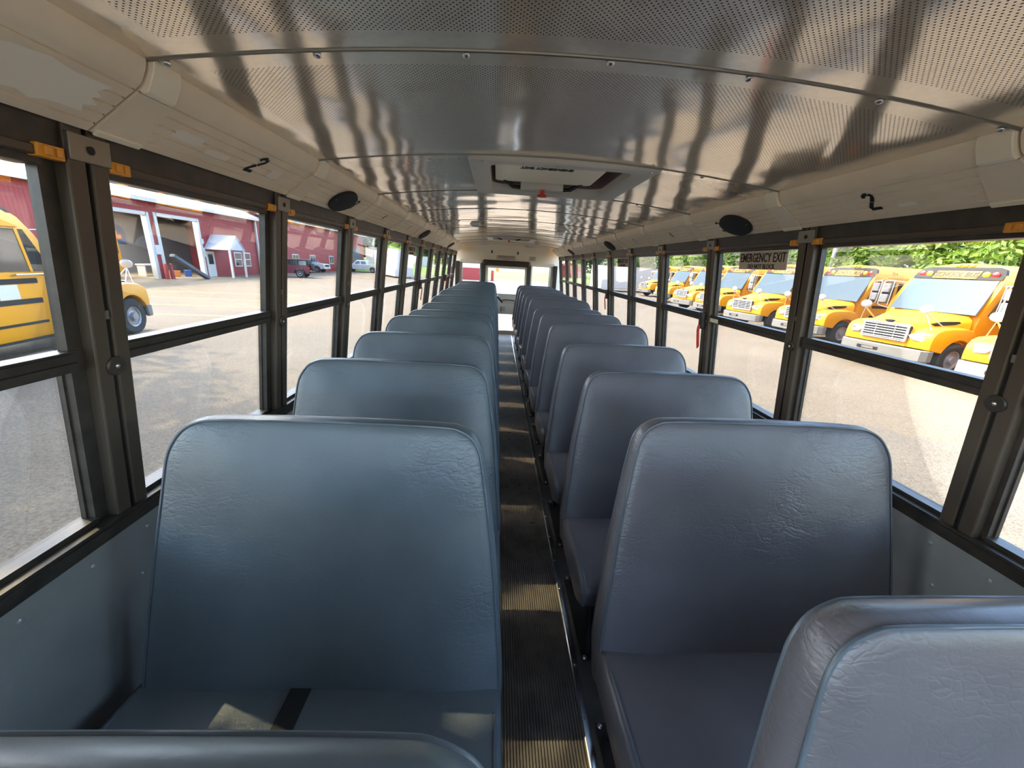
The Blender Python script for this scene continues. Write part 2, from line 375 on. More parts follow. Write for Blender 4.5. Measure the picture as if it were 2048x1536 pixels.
# ------------------------------------------------------------------ side windows, posts, header panels
NUM = 1
def side_window(s, k, n):
    yk = Y0+P*k; e = empty('window_%d' % n, f'{ORD[k+4]} side window from the front in the {SIDE[s]} wall', 'window', kind='structure')
    a, b = yk+(.05 if s < 0 else .033), yk+.692
    f = MB()
    wbox(f, s, a-.002, a+.012, .845, 1.70, .006, .034); wbox(f, s, b, yk+.727, .845, 1.70, .012, .034)
    wbox(f, s, b-.004, yk+.727, .845, 1.25, .03, .042)
    wbox(f, s, a, b, 1.668, 1.70, .004, .05); wbox(f, s, a-.002, yk+.727, 1.698, 1.815, -.006, .06)
    wbox(f, s, a, b, .845, .862, .004, .05)
    wbox(f, s, yk-.035, yk+.725, .800, .848, -.022, .06); wbox(f, s, yk-.035, yk+.725, .812, .838, -.028, -.02)
    f.build('window_frame', 'window_black', e, smooth=0)
    r = MB(); wbox(r, s, a-.003, b+.01, 1.25, 1.297, .0, .04); wbox(r, s, a, b, 1.258, 1.272, -.008, .002); wbox(r, s, a, b, 1.284, 1.291, -.004, .002)
    r.build('middle_rail', 'window_black', e, smooth=0)
    u = MB(); wbox(u, s, a-.006, b+.01, 1.285, 1.69, .024, .028); u.build('upper_pane', 'window_glass', e, smooth=0)
    u = MB(); wbox(u, s, a-.006, b+.01, .85, 1.265, .034, .038); u.build('lower_pane', 'window_glass', e, smooth=0)
    # latch bar with two amber catches
    lb = MB(); wbox(lb, s, a+.055, b-.02, 1.682, 1.700, -.012, .006); lb.build('latch_bar', 'post_brown', e, smooth=0, bevel=.003)
    for y in (a+.003, b-.022):
        l = MB(); wbox(l, s, y, y+.05, 1.680, 1.704, -.016, .004); wbox(l, s, y+.010, y+.024, 1.684, 1.700, -.022, -.014); wbox(l, s, y+.032, y+.044, 1.684, 1.700, -.020, -.014)
        l.build('latch', 'amber_latch', e, smooth=0, bevel=.002)
def side_post(s, k, n):
    yk = Y0+P*k-(.018 if s > 0 else 0); e = empty('trim_%d' % n, f'{ORD[k+4]} dark window post from the front on the {SIDE[s]} wall', 'window post', kind='structure')
    f = MB(); wbox(f, s, yk-.036, yk+.002, .80, 1.79, -.014, .044); wbox(f, s, yk+.013, yk+.051, .80, 1.79, -.014, .044); f.build('post', 'post_brown', e, smooth=0, bevel=.004)
    f = MB(); wbox(f, s, yk, yk+.015, .80, 1.79, -.004, .043); f.build('groove', 'groove', e, smooth=0)
    f = MB(); wbox(f, s, yk-.036, yk+.051, 1.687, 1.738, -.022, -.012); f.m = 1
    p = Vector(W(s, yk+.006, 1.712, -.023)); dome(f, p, (-s, 0, -.12), .009, .3)
    f.build('bracket', ['bracket_metal', 'ink'], e, smooth=30, bevel=.005)
    f = MB(); p = W(s, yk+.007, 1.245, -.014); n_ = Vector((-s, 0, -.12)).normalized()
    x = Vector((0, 1, 0)); z = n_.cross(x)
    f.loft([[Vector(p)+n_*h+(x*math.cos(a*math.pi/12)+z*math.sin(a*math.pi/12))*r for a in range(24)] for r, h in ((.024, -.004), (.024, .003), (.021, .006))])
    f.m = 1; dome(f, Vector(p)+n_*.006, n_, .006)
    f.build('bolt_cover', ['window_black', 'screw'], e)
    sg = MB(); wbox(sg, s, yk-.002, yk+.006, 1.36, 1.38, -.016, -.010); sg.build('clip', 'bracket_metal', e, smooth=0)
n = 1
for s in (-1, 1):
    for k in range(-3, 10): side_window(s, k, n); n += 1
n = 1
for s in (-1, 1):
    for k in range(-3, 11): side_post(s, k, n); n += 1
HU = Vector((.122, -.086)).normalized(); HN = Vector((HU.y, -HU.x)); HL = .149
def hp(s, y, v, h=0): return (s*(.944+HU.x*v+HN.x*h), y, 1.833+HU.y*v+HN.y*h)   # v metres down the sloped face, h towards the cabin
MARK = {(-1, 0): '2', (1, 0): '2', (-1, 1): '3', (1, 1): '3', (-1, 2): '4', (1, 2): '4', (-1, 3): '5', (1, 3): '5'}
DG = {'2': [[(-.42, .55), (-.38, .8), (-.15, .98), (.12, .95)], [(.2, .93), (.38, .75), (.36, .5), (.2, .25), (.02, .0)], [(-.0, -.06), (-.27, -.4), (-.5, -.80)], [(-.55, -.90), (.0, -.88), (.5, -.88)]],
      '3': [[(-.4, .7), (-.2, .95), (.15, .95)], [(.25, .88), (.38, .6), (.25, .25), (-.05, .08)], [(.0, -.02), (.35, -.2), (.38, -.6), (.15, -.9)], [(.05, -.95), (-.2, -.93), (-.42, -.65)]],
      '4': [[(.2, .95), (.2, .1)], [(.2, -.0), (.2, -.95)], [(.08, .9), (-.3, .2), (-.45, -.2)], [(-.45, -.3), (.05, -.3)], [(.3, -.3), (.5, -.3)]],
      '5': [[(.4, .9), (-.3, .9)], [(-.35, .8), (-.38, .15)], [(-.3, .12), (.1, .2), (.38, -.1), (.38, -.5)], [(.32, -.65), (.0, -.92), (-.4, -.75)]]}
CY = {(-1, 0): 1.405, (1, 0): 1.333, (-1, 1): 2.268, (1, 1): 2.222, (-1, 2): 2.84, (1, 2): 2.845, (-1, 3): 3.6, (1, 3): 3.6}
def header(s, k):
    ya = Y0+P*k+.003; yb = ya+P-.006
    mk = MARK.get((s, k)); lab = 'cream ribbed panel above the %s windows, %s' % (SIDE[s], 'stencilled with a black %s' % mk if mk else '%s from the front' % ORD[k+4])
    e = empty('ribbed_valance', lab, 'panel', (0, ya, 0), group='cream panels above the %s windows' % SIDE[s])
    pr = [(.921, 1.890), (.9215, 1.878), (.926, 1.862), (.933, 1.848), (.940, 1.8365), (.944, 1.833)]
    for v in (.012, .040, .068, .096, .124):
        for dv, hh in ((0, 0), (.0012, -.0045), (.0034, -.0045), (.0046, .0004)): q = hp(1, 0, v+dv, hh); pr.append((q[0], q[2]))
    q = hp(1, 0, HL, 0); pr += [(q[0], q[2]), (q[0]+.012, q[2]+.004), (1.09, 1.775), (.96, 1.90)]
    m = MB(); L = yb-ya
    m.prism(pr, 0, L, lambda u, v, w_: (s*u, w_, v)); m.build('ribbed_board', 'cream_plastic', e, smooth=24)
    m = MB(); m.prism([(.926, 1.885), (.95, 1.838), (1.06, 1.757), (1.08, 1.76), (.95, 1.90)], -.0055, -.0005, lambda u, v, w_: (s*u, w_, v)); m.build('joint_strip', 'seam_dark', e, smooth=0)
    if k > -3:   # moulded cover over the joint: hooked upper cap, smooth band, lower lip
        m = MB(); m.prism([(.914, 1.886), (.913, 1.874), (.918, 1.858), (.928, 1.838), (.935, 1.826), (.947, 1.821), (.953, 1.827), (.955, 1.85), (.93, 1.89)], .001, .072, lambda u, v, w_: (s*u, w_, v)); m.build('joint_cap', 'cream_clip', e, smooth=30, bevel=.002)
        a, b, c, d_ = .001, .095, .118, .001
        tp = [hp(s, q, v, h) for q, v, h in ((.001, .014, .0022), (.085, .014, .0022), (.112, .142, .0022), (.001, .142, .0022), (.001, .014, -.002), (.085, .014, -.002), (.112, .142, -.002), (.001, .142, -.002))]
        m = MB(); m.hexa(tp); m.build('joint_band', 'cream_plastic', e, smooth=0)
        m = MB(); m.hexa([hp(s, q, v, h) for q, v, h in ((.004, .137, .006), (.110, .137, .006), (.110, .152, .006), (.004, .152, .006), (.004, .137, 0), (.110, .137, 0), (.110, .152, 0), (.004, .152, 0))]); m.build('joint_lip', 'cream_clip', e, smooth=0, bevel=.002)
    if mk:
        cy = CY[(s, k)]-ya; z = .036 if k < 2 else .026; sh = .30 if s < 0 else 0
        m = MB(); wd = .0125 if k < 2 else .008
        for st in DG[mk]:   # across the reading direction: away from the viewer on the left wall, towards on the right
            ribbon(m, [(cy+(-s)*(u*z*1.0+v*z*sh), .068-v*z) for u, v in st], wd, lambda u, v, h: hp(s, u, v, .0012))
        m.build('stencil_number', 'stencil', e, smooth=0)
    rnd = random.Random(k*7+s)
    spots = {(-1, 0): [(.19, .072, .05, .016), (.31, .088, .048, .012), (.58, .08, .03, .02)], (-1, -1): [(.62, .07, .10, .045)], (1, 0): [(.30, .1, .03, .008)]}.get((s, k), [])
    for y_, v_, a_, b_ in spots:
        m = MB(); pts = []
        for i in range(26):
            t = i/26*2*math.pi; cx, cy_ = math.cos(t), math.sin(t); r = (abs(cx)**6+abs(cy_)**6)**(-1/6)*(rnd.uniform(.82, 1.08))
            pts.append(hp(s, y_+a_*cx*r, v_+b_*cy_*r, .0014))
        m.add(pts, [tuple(range(26))]); m.build('torn_residue', 'residue', e, smooth=0)
for s in (-1, 1):
    for k in range(-3, 10): header(s, k)
def speaker(s, y, lab):
    m = MB(); c = Vector(hp(s, y, .068, 0)); ux = Vector((0, 1, 0)); uv = Vector((s*HU.x, 0, HU.y)); nn = Vector((s*HN.x, 0, HN.y))
    m.loft([[c+nn*h+(ux*math.cos(t*math.pi/18)*.115+uv*math.sin(t*math.pi/18)*.072)*r for t in range(36)] for r, h in ((1, .0015), (1, .008), (.96, .014), (.85, .015), (.5, .018), (.05, .019))])
    e = m.build('speaker', 'speaker_grille'); tag(e, lab, 'speaker', 'oval speakers on the header panels')
    for t in (0, math.pi):
        b = MB(); dome(b, c+ux*math.cos(t)*.104+nn*.0155, nn, .004); b.build('screw', 'bracket_metal', e)
for s in (-1, 1):
    for y, q in ((2.115 if s < 0 else 2.082, 'nearest'), (4.33 if s < 0 else 4.40, 'middle'), (6.70, 'farthest')):
        speaker(s, y, f'{q} black oval speaker above the {SIDE[s]} windows')
# exit stickers and emergency window handles
def exit_sign(s, k, lab):
    yk = Y0+P*k; yc = yk+(.32 if s > 0 else .35); e = empty('exit_sign', lab, 'sign', (0, 0, 0), group='emergency exit window stickers')
    m = MB(); wbox(m, s, yc-.185, yc+.185, 1.578, 1.6665, .0215, .0235); m.build('sticker_sheet', 'sticker', e, smooth=0)
    up = Vector((-s*.1216, 0, 1))
    for body, sz, z, sx in (('EMERGENCY EXIT', .062, 1.634, .70), ('DO NOT BLOCK', .032, 1.592, .86)):
        text('lettering', body, sz, frame(W(s, yc, z, .0205), (0, -s, 0), up), 'ink', e, sx, .0004)
exit_sign(1, 1, 'EMERGENCY EXIT sticker on the nearer right window, large and readable'); exit_sign(1, 4, 'EMERGENCY EXIT sticker on a distant right window')
exit_sign(-1, 4, 'EMERGENCY EXIT sticker on the nearer of two left windows'); exit_sign(-1, 7, 'EMERGENCY EXIT sticker on the left window nearest the rear')
def win_handle(s, k, lab):
    yk = Y0+P*k-.008; e = empty('window_release_handle', lab, 'handle', (0, 0, 0), group='emergency window release handles')
    m = MB(); wbox(m, s, yk-.02, yk+.03, 1.20, 1.31, -.045, -.014); m.build('housing', 'window_black', e, smooth=0, bevel=.012, seg=3)
    m = MB(); m.tube([W(s, yk-.004, 1.225, -.05), W(s, yk-.010, 1.19, -.056), W(s, yk-.008, 1.09, -.05), W(s, yk+.002, 1.075, -.05), W(s, yk+.008, 1.10, -.05), W(s, yk+.010, 1.19, -.054), W(s, yk+.006, 1.225, -.05)], .0055, 8)
    m.build('lever', 'red_handle', e)
win_handle(1, 2, 'red lever window release on the right post nearest the viewer'); win_handle(1, 5, 'red lever window release on a distant right post')
win_handle(-1, 5, 'red lever window release on the nearer left post'); win_handle(-1, 8, 'red lever window release on the left post nearest the rear')
m = MB(); wbox(m, 1, Y0+P*2-.15, Y0+P*2-.06, 1.256, 1.280, -.0095, -.0075); tag(m.build('rail_sticker', 'sticker', smooth=0), 'narrow faded sticker on the right window rail below the exit sticker', 'sticker')

# ------------------------------------------------------------------ roof hatches, ceiling lamps
def rrect(x0, x1, y0, y1, r, n=6):
    out = []
    for cx, cy, a0 in ((x1-r, y1-r, 0), (x0+r, y1-r, 90), (x0+r, y0+r, 180), (x1-r, y0+r, 270)):
        for i in range(n+1): a = math.radians(a0+90*i/n); out.append((cx+r*math.cos(a), cy+r*math.sin(a)))
    return out
def hatch(k, lab, full):
    a, b = HATCH[k]; cx = (a+b)/2; y0, y1 = Y0+P*k+.002, Y0+P*(k+1)-.006; cy = (y0+y1)/2; hx, hy = (b-a)/2, (y1-y0)/2
    e = empty('roof_hatch', lab, 'roof hatch', (cx, cy, 0), group='emergency roof hatches')
    O_ = rrect(-hx, hx, -hy, hy, .015); I = rrect(-hx+.075, hx-.075, -hy+.07, hy-.055, .075); I2 = rrect(-hx+.085, hx-.085, -hy+.08, hy-.065, .07)
    m = MB()
    m.loft([[(x, y, 1.965) for x, y in O_], [(x, y, 1.926) for x, y in O_], [(x*.985, y*.985, 1.920) for x, y in O_], [(x, y, 1.923) for x, y in I], [(x, y, 1.928) for x, y in I2], [(x, y, 1.965) for x, y in I2]], cap=False)
    m.build('frame', 'grey_plastic', e, smooth=35)
    m = MB(); m.loft([[(x, y, 1.955) for x, y in I2], [(x*1.02, y*1.02, 2.03) for x, y in I2], [(x*1.02, y*1.02, 2.13) for x, y in I2]], cap=False)
    m.add([(x*1.02, y*1.02, 2.13) for x, y in I2], [tuple(range(len(I2)))]); m.build('well', 'well_grey', e, smooth=30)
    m = MB(); m.loft([[(x, y, z) for x, y in rrect(-.285, .215, -.21, .165, .03)] for z in (1.952, 1.975)]); l = m.build('lid', 'cream_clip', e, smooth=30, bevel=.003)
    if full:
        text('lettering', 'EMERGENCY EXIT', .048, frame((-.05, -.15, 1.9514), (-1, 0, 0), (0, 1, 0)), 'ink', l, .62, .0022)
    m = MB(); m.box(-.15, .08, .19, .235, 1.925, 1.965); m.build('latch_plate', 'grey_plastic', e, smooth=0, bevel=.004)
    for x in (-.19, .12):
        m = MB(); m.tube([(x-.03*(1 if x < 0 else -1)*2, .13, 1.965), (x, .215, 1.937), (x+.04*(1 if x < 0 else -1), .225, 1.937)], .010, 6); m.build('hinge_arm', 'ink', e)
    m = MB(); m.lathe([(.0, -.035), (.026, -.034), (.024, -.024), (.013, -.02), (.012, -.002), (.028, .0), (.0, .002)], (-.03, .21, 1.927), 'z', 16); m.build('red_knob', 'red_handle', e)
    for x in (-hx*.85, -.03, hx*.9):
        m = MB(); dome(m, (x, -hy+.012, 1.9165), (0, 0, -1), .0075); m.build('screw', 'aluminium', e)
hatch(1, 'grey framed emergency roof hatch nearest the viewer, with red knob', True)
hatch(7, 'small looking emergency roof hatch near the back of the ceiling', False)
def lamp(x, y, lab):
    e = empty('ceiling_lamp', lab, 'lamp', (x, y, cz(x)), group='small ceiling lamps')
    m = MB(); m.box(-.055, .055, -.035, .035, -.014, .003); m.build('base', 'lamp_lens', e, smooth=0, bevel=.006)
    m = MB(); m.loft([[(u*q, v*q, h) for u, v in rrect(-.045, .045, -.02, .02, .015)] for q, h in ((1, -.012), (.95, -.024), (.7, -.03))]); m.build('lens', 'grey_plastic', e)
for (y, q) in ((4.37, 'nearer'), (7.08, 'farther')):
    for x in (-.47, .45): lamp(x, y, f'small white lamp on the ceiling, {q} pair, {"left" if x < 0 else "right"} of the centre line')
for x in (-.51, .45):
    m = MB(); m.box(x-.085, x+.085, YR-.07, YR-.01, cz(x)-.025, cz(x)-.002); tag(m.build('rear_lamp', 'lamp_lens', smooth=0, bevel=.006), 'flat cream lamp where ceiling meets rear wall, %s one' % ('left' if x < 0 else 'right'), 'lamp', 'flat rear lamps')

# ------------------------------------------------------------------ aisle
m = MB(); n = 30; xa, xb = -.165, .145; pr = []
for i in range(n):
    w_ = (xb-xa)/n; x = xa+w_*i
    pr += [(x, .0035), (x+.3*w_, .0035), (x+.4*w_, .0085), (x+.9*w_, .0085)]
pr += [(xb, .0035), (xb, 0), (xa, 0)]
m.prism(pr, YF+.3, YR-.03, lambda u, v, w_: (u, w_, v)); tag(m.build('aisle_runner', 'mat_rubber', smooth=0), 'black ribbed rubber runner along the centre aisle', 'mat')
for x0, x1, q in ((.143, .172, 'right'), (-.192, -.163, 'left')):
    m = MB(); m.prism([(x0, 0), (x0, .010), (x0+.004, .0125), (x1-.012, .0105), (x1, .002), (x1, 0)], YF+.3, YR-.03, lambda u, v, w_: (u, w_, v))
    m.m = 1; y = YF+.45
    while y < YR-.1: dome(m, ((x0+x1)/2-.001, y, .0112), (0, 0, 1), .0055); y += .19
    tag(m.build('aisle_trim_strip', ['aluminium', 'screw']), f'shiny metal strip with screws along the {q} edge of the aisle runner', 'trim strip', 'aisle edge strips')
rnd = random.Random(5)
for i in range(34):
    y = rnd.choice([rnd.uniform(2.0, 4.6), rnd.uniform(2.3, 3.6)]); x = rnd.uniform(-.13, .12); r = rnd.uniform(.007, .016); a = rnd.uniform(0, 6.28); m = MB(); pts = []
    for j in range(9):
        t = j/9*6.283; q = r*(1 if j % 2 else .55); pts.append((x+q*1.4*math.cos(t+a), y+q*math.sin(t+a), .0090+.004*math.sin(t*2+a)**2))
    m.add(pts+[(x, y, .013)], [(j, (j+1) % 9, 9) for j in range(9)])
    tag(m.build('dry_leaf', 'dry_leaf', smooth=0, recalc=False), 'small crumpled dark leaf scrap on the ribbed aisle runner', 'leaf', 'leaf scraps on the aisle runner')
# ------------------------------------------------------------------ bench seats
T = math.radians(13.4)
def seat_proto(s, name_mat):
    root = empty('bus_seat', 'seat', 'seat')
    ox = .141*s
    def bp(x, q, n=0):   # x from the aisle edge, q up the back, n out of the front face
        return (ox+s*x, math.sin(T)*q-math.cos(T)*n, .42+math.cos(T)*q+math.sin(T)*n)
    base = [(0.004, -.11), (0, 0), (.014, .17), (.031, .345), (.052, .50), (.072, .62), (.083, .66), (.103, .69), (.135, .708), (.17, .714), (.30, .717), (.46, .718), (.62, .717), (.74, .714), (.785, .707), (.82, .688), (.845, .655), (.862, .61), (.876, .5), (.896, .34), (.915, .17), (.93, 0), (.935, -.11), (.70, -.112), (.46, -.112), (.2, -.112)]
    cx, cq = .465, .28; th = .088
    def thk(q): return .092-.030*max(0, min(1, q/.7))
    # denser outline
    out = []
    for i, p in enumerate(base):
        a = base[i-1]; b = base[(i+1) % len(base)]; c = base[(i+2) % len(base)]
        out.append(p)
        d = math.dist(p, b)
        if d > .022 and i not in (21, 22, 23, 24, 25, 0):
            nn = 4 if d > .07 else 3
            for t in [j_/nn for j_ in range(1, nn)]:
                out.append(tuple(.5*(2*p[j]+(b[j]-a[j])*t+(2*a[j]-5*p[j]+4*b[j]-c[j])*t*t+(3*p[j]-a[j]-3*b[j]+c[j])*t**3) for j in (0, 1)))
    def ring(f, n, ex=0):
        r = []
        for x, q in out:
            dx, dq = x-cx, q-cq; l = math.hypot(dx, dq) or 1
            r.append(bp(cx+dx*f+dx/l*ex, cq+dq*f+dq/l*ex, n if n > -.02 else n/th*thk(cq+dq*f)))
        return r
    rings = [ring(f, .022*(1-f**3), 0) for f in (.02, .25, .5, .72, .86, .94, .98)]+[ring(1, -.003), ring(1, -.008, .003), ring(1, -.03, .010), ring(1, -.06, .009), ring(1, -th+.006, .002), ring(1, -th)]+[ring(f, -th-.012*(1-f**3)) for f in (.97, .9, .7, .4, .02)]
    m = MB(); m.loft(rings); back = m.build('backrest', name_mat, root, smooth=60)
    for n_ in (-.002, None):
        m = MB(); m.tube([Vector(bp(x, q, n_ if n_ else -thk(q)+.001)) for x, q in out], .0036, 6, closed=True); m.build('piping', 'piping', back, smooth=60)
    # cushion
    prof = [(.05, .425), (-.06, .432), (-.18, .440), (-.30, .444), (-.355, .440), (-.392, .424), (-.412, .395), (-.414, .36), (-.40, .325), (-.365, .303), (-.20, .30), (.05, .30)]
    py, pz = -.2, .375
    sec = []
    for x, f in ((-.004, .80), (0, .90), (.006, .96), (.016, .99), (.04, 1.0), (.25, 1.01), (.47, 1.015), (.70, 1.01), (.91, 1.0), (.932, .99), (.943, .96), (.949, .90), (.952, .8)):
        bul = .010*max(0, 1-abs(x-.475)/.475)
        sec.append([(ox+s*x, py+(y-py)*(f if f < 1 else 1), pz+(z-pz)*f+(bul if z > .42 else 0)) for y, z in prof])
    m = MB(); m.loft(sec); cu = m.build('cushion', name_mat, root, smooth=60)
    for x, f in ((.014, .992), (.934, .992)):
        m = MB(); m.tube([(ox+s*x, py+(y-py)*f, pz+(z-pz)*f+.001) for y, z in prof[1:10]], .0034, 6); m.build('piping', 'piping', cu, smooth=60)
    # frame, legs
    m = MB(); m.tube([(ox+s*.06, .02, .285), (ox+s*.06, -.34, .285)], .014, 8); m.tube([(ox+s*.06, -.32, .285), (ox+s*.98, -.32, .285)], .014, 8); m.tube([(ox+s*.06, -.02, .285), (ox+s*.98, -.02, .285)], .014, 8)
    m.tube([(ox+s*1.0, -.33, .285), (ox+s*1.0, .0, .285)], .012, 8)
    m.tube([bp(.10, -.09, -.05), bp(.10, .3, -.05)], .012, 8); m.build('seat_frame', 'seat_metal', root)
    for ya, yb in ((-.30, -.335), (-.04, .02)):
        m = MB(); m.tube([(ox+s*.075, ya, .285), (ox+s*.085, yb, .012)], .0155, 8); m.build('leg', 'seat_metal', root)
    m = MB(); m.box(min(ox+s*.05, ox+s*.14), max(ox+s*.05, ox+s*.14), -.37, .06, .0, .012); m.m = 1
    for y in (-.365, .05): dome(m, (ox+s*.062, y, .012), (0, 0, 1), .010, .8); dome(m, (ox+s*.118, y, .012), (0, 0, 1), .010, .8)
    m.build('foot_plate', ['seat_metal', 'screw'], root, smooth=30)
    return root
HL_ = [1.115, 1.118, 1.111, 1.112, 1.122, 1.092, 1.093, 1.122, 1.15, 1.143, 1.134, 1.135, 1.16]
HR_ = [1.115, 1.112, 1.079, 1.078, 1.113, 1.109, 1.086, 1.134, 1.127, 1.114, 1.135, 1.125, 1.127]
for s, hs, y0, nm in ((-1, HL_, .745, 'left'), (1, HR_, .855, 'right')):
    proto = seat_proto(s, 'seat_vinyl' if s < 0 else 'seat_vinyl_dark')
    for k, h in enumerate(hs):
        o = proto if k == 0 else copy_tree(proto)
        yy = y0+.66*(k-1)-(.010 if k == 0 else 0)
        if k == 0 and s < 0: yy = .745-.724
        o.location = ((.02 if k == 0 else -.025) if s < 0 else 0, yy, 0); o.scale = (1, 1, h/1.110)
        q = 'nearest' if k == 0 else ORD[k]+' behind the nearest'
        extra = {0: ' only its top showing' if s < 0 else ' cut off by the corner', 12: ' by the rear door'}.get(k, '')
        tag(o, f'blue-grey vinyl bench seat {nm} of the aisle, {q}{","+extra if extra else ""}', 'seat', f'bench seats {nm} of the aisle')
m = MB(); yb = .745
m.loft([[(x, yb-.01, .447), (x, yb-.1, .4505), (x, yb-.2, .4545), (x, yb-.33, .457), (x, yb-.33, .4535), (x, yb-.2, .450), (x, yb-.1, .446), (x, yb-.01, .4425)] for x in (-.712, -.66)])
tag(m.build('seat_strap', 'strap', smooth=0), 'black webbing strap lying across a left seat cushion', 'strap')
# ------------------------------------------------------------------ outside: materials
ZG = -.93
m = mat('asphalt', (.20, .185, .155), .92); t = NT(m); p = t.geo()
n1 = t.noise(38, 3, p, .7); n2 = t.noise(.35, 5, p); n3 = t.noise(150, 2, p)
c = t.ramp(n2.outputs[0], [(.3, (.122, .092, .056)), (.7, (.158, .123, .077))])
sp_ = t.ramp(n1.outputs[0], [(.36, (.58, .58, .58)), (.60, (1.30, 1.30, 1.30))])
mu = t.n('Mix', data_type='RGBA', blend_type='MULTIPLY'); mu.inputs[0].default_value = 1; t.l(c, mu.inputs[6]); t.l(sp_, mu.inputs[7])
vo = t.n('TexVoronoi', feature='DISTANCE_TO_EDGE'); vo.inputs['Scale'].default_value = .16; vo.inputs['Randomness'].default_value = 1
wv = t.n('VectorMath', operation='ADD'); nv = t.noise(.9, 4, p); t.l(p, wv.inputs[0]); sv = t.n('VectorMath', operation='SCALE'); sv.inputs[3].default_value = 2.2; t.l(nv.outputs[1], sv.inputs[0]); t.l(sv.outputs[0], wv.inputs[1]); t.l(wv.outputs[0], vo.inputs['Vector'])
cr = t.math('LESS_THAN', vo.outputs[0], .0022)
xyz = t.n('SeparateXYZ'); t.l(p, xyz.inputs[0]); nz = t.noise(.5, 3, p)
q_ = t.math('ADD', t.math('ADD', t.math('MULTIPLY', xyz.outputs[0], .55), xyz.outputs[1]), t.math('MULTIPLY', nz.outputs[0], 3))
shade_zone = t.math('LESS_THAN', q_, 11.5)  # zone near the bus where bluish tree shade is painted into the paving
dk = t.n('Mix', data_type='RGBA', blend_type='MULTIPLY'); t.l(shade_zone, dk.inputs[0]); t.l(mu.outputs[2], dk.inputs[6]); dk.inputs[7].default_value = (.88, .94, 1.05, 1)
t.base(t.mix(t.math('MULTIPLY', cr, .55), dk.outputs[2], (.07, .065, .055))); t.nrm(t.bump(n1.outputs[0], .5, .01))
mat('bus_yellow', (.62, .265, .004), .42, Specular_IOR_Level=.35)
mat('bus_black', (.016, .015, .014), .65, Specular_IOR_Level=.25)
mat('bus_glass', (.075, .105, .13), .03, Specular_IOR_Level=.04)
mat('bus_side_glass', (.022, .021, .02), .08, IOR=1.8)
mat('bumper_grey', (.16, .152, .135), .6)
mat('chrome', (.55, .55, .54), .30, .8)
mat('lens_clear', (.46, .46, .44), .15)
mat('lens_red', (.55, .015, .012), .2)
mat('lens_amber', (.85, .28, .01), .2)
mat('tyre', (.022, .021, .020), .8)
mat('rim', (.30, .30, .31), .4, .5)
mat('mirror_grey', (.15, .15, .155), .45)
mat('white_paint', (.52, .51, .48), .5)
mat('white_trailer', (.60, .56, .50), .55)
m = mat('red_siding', (.26, .024, .022), .6); t = NT(m); sx_ = t.n('SeparateXYZ'); t.l(t.geo(), sx_.inputs[0])
wv_ = t.math('PINGPONG', t.math('ADD', sx_.outputs[0], sx_.outputs[1]), .11); t.nrm(t.bump(t.math('MINIMUM', wv_, .02), 1, .8))
mat('dark_red', (.16, .03, .035), .55)
mat('roof_metal', (.40, .37, .32), .5)
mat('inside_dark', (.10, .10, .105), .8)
mat('canopy_white', (.42, .45, .50), .5)
mat('ramp_grey', (.07, .075, .085), .6)
mat('blue_paint', (.02, .07, .25), .5)
mat('mural_blue', (.03, .05, .12), .6)
mat('orange_paint', (.70, .18, .02), .5)
mat('maroon', (.13, .012, .03), .22, Coat_Weight=.5)
mat('silver', (.55, .55, .53), .3, .5)
mat('bark', (.10, .075, .055), .9)
mat('fence_wire', (.30, .30, .29), .5, .5)
mat('line_yellow', (.62, .42, .06), .8)
mat('grass', (.12, .19, .02), .9)
for nm, a, b in (('leaf_bright', (.085, .155, .012), (.17, .25, .025)), ('leaf_mid', (.04, .09, .012), (.10, .17, .02)), ('leaf_dark', (.022, .055, .014), (.07, .12, .02))):
    m = mat(nm, a, .55); t = NT(m); n = t.noise(.9, 3, t.geo()); t.base(t.ramp(n.outputs[0], [(.35, a), (.65, b)]))
    tr = t.n('BsdfTranslucent'); tr.inputs[0].default_value = (*[min(1, q*1.3) for q in b], 1); ms = t.n('MixShader'); ms.inputs[0].default_value = .38
    out = [q for q in t.t.nodes if q.type == 'OUTPUT_MATERIAL'][0]; t.l(t.b.outputs[0], ms.inputs[1]); t.l(tr.outputs[0], ms.inputs[2]); t.l(ms.outputs[0], out.inputs[0])
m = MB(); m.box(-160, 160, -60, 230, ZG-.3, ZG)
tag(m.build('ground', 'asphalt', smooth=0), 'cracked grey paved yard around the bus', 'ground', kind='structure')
for i, (x, y, L, a) in enumerate(((-14.5, 17.5, 9, .15), (-15.5, 20.2, 10, .15), (-13.0, 14.8, 7, .15), (-17.0, 23.2, 10, .15))):
    m = MB(); m.box(-L/2, L/2, -.06, .06, .0, .004); o = m.build('parking_line', 'line_yellow', smooth=0); o.location = (x, y, ZG); o.rotation_euler.z = a
    tag(o, 'faded yellow parking line on the yard left of the bus, %s from the bus' % ORD[(3, 4, 2, 5)[i]-1], 'parking line', 'yellow parking lines')

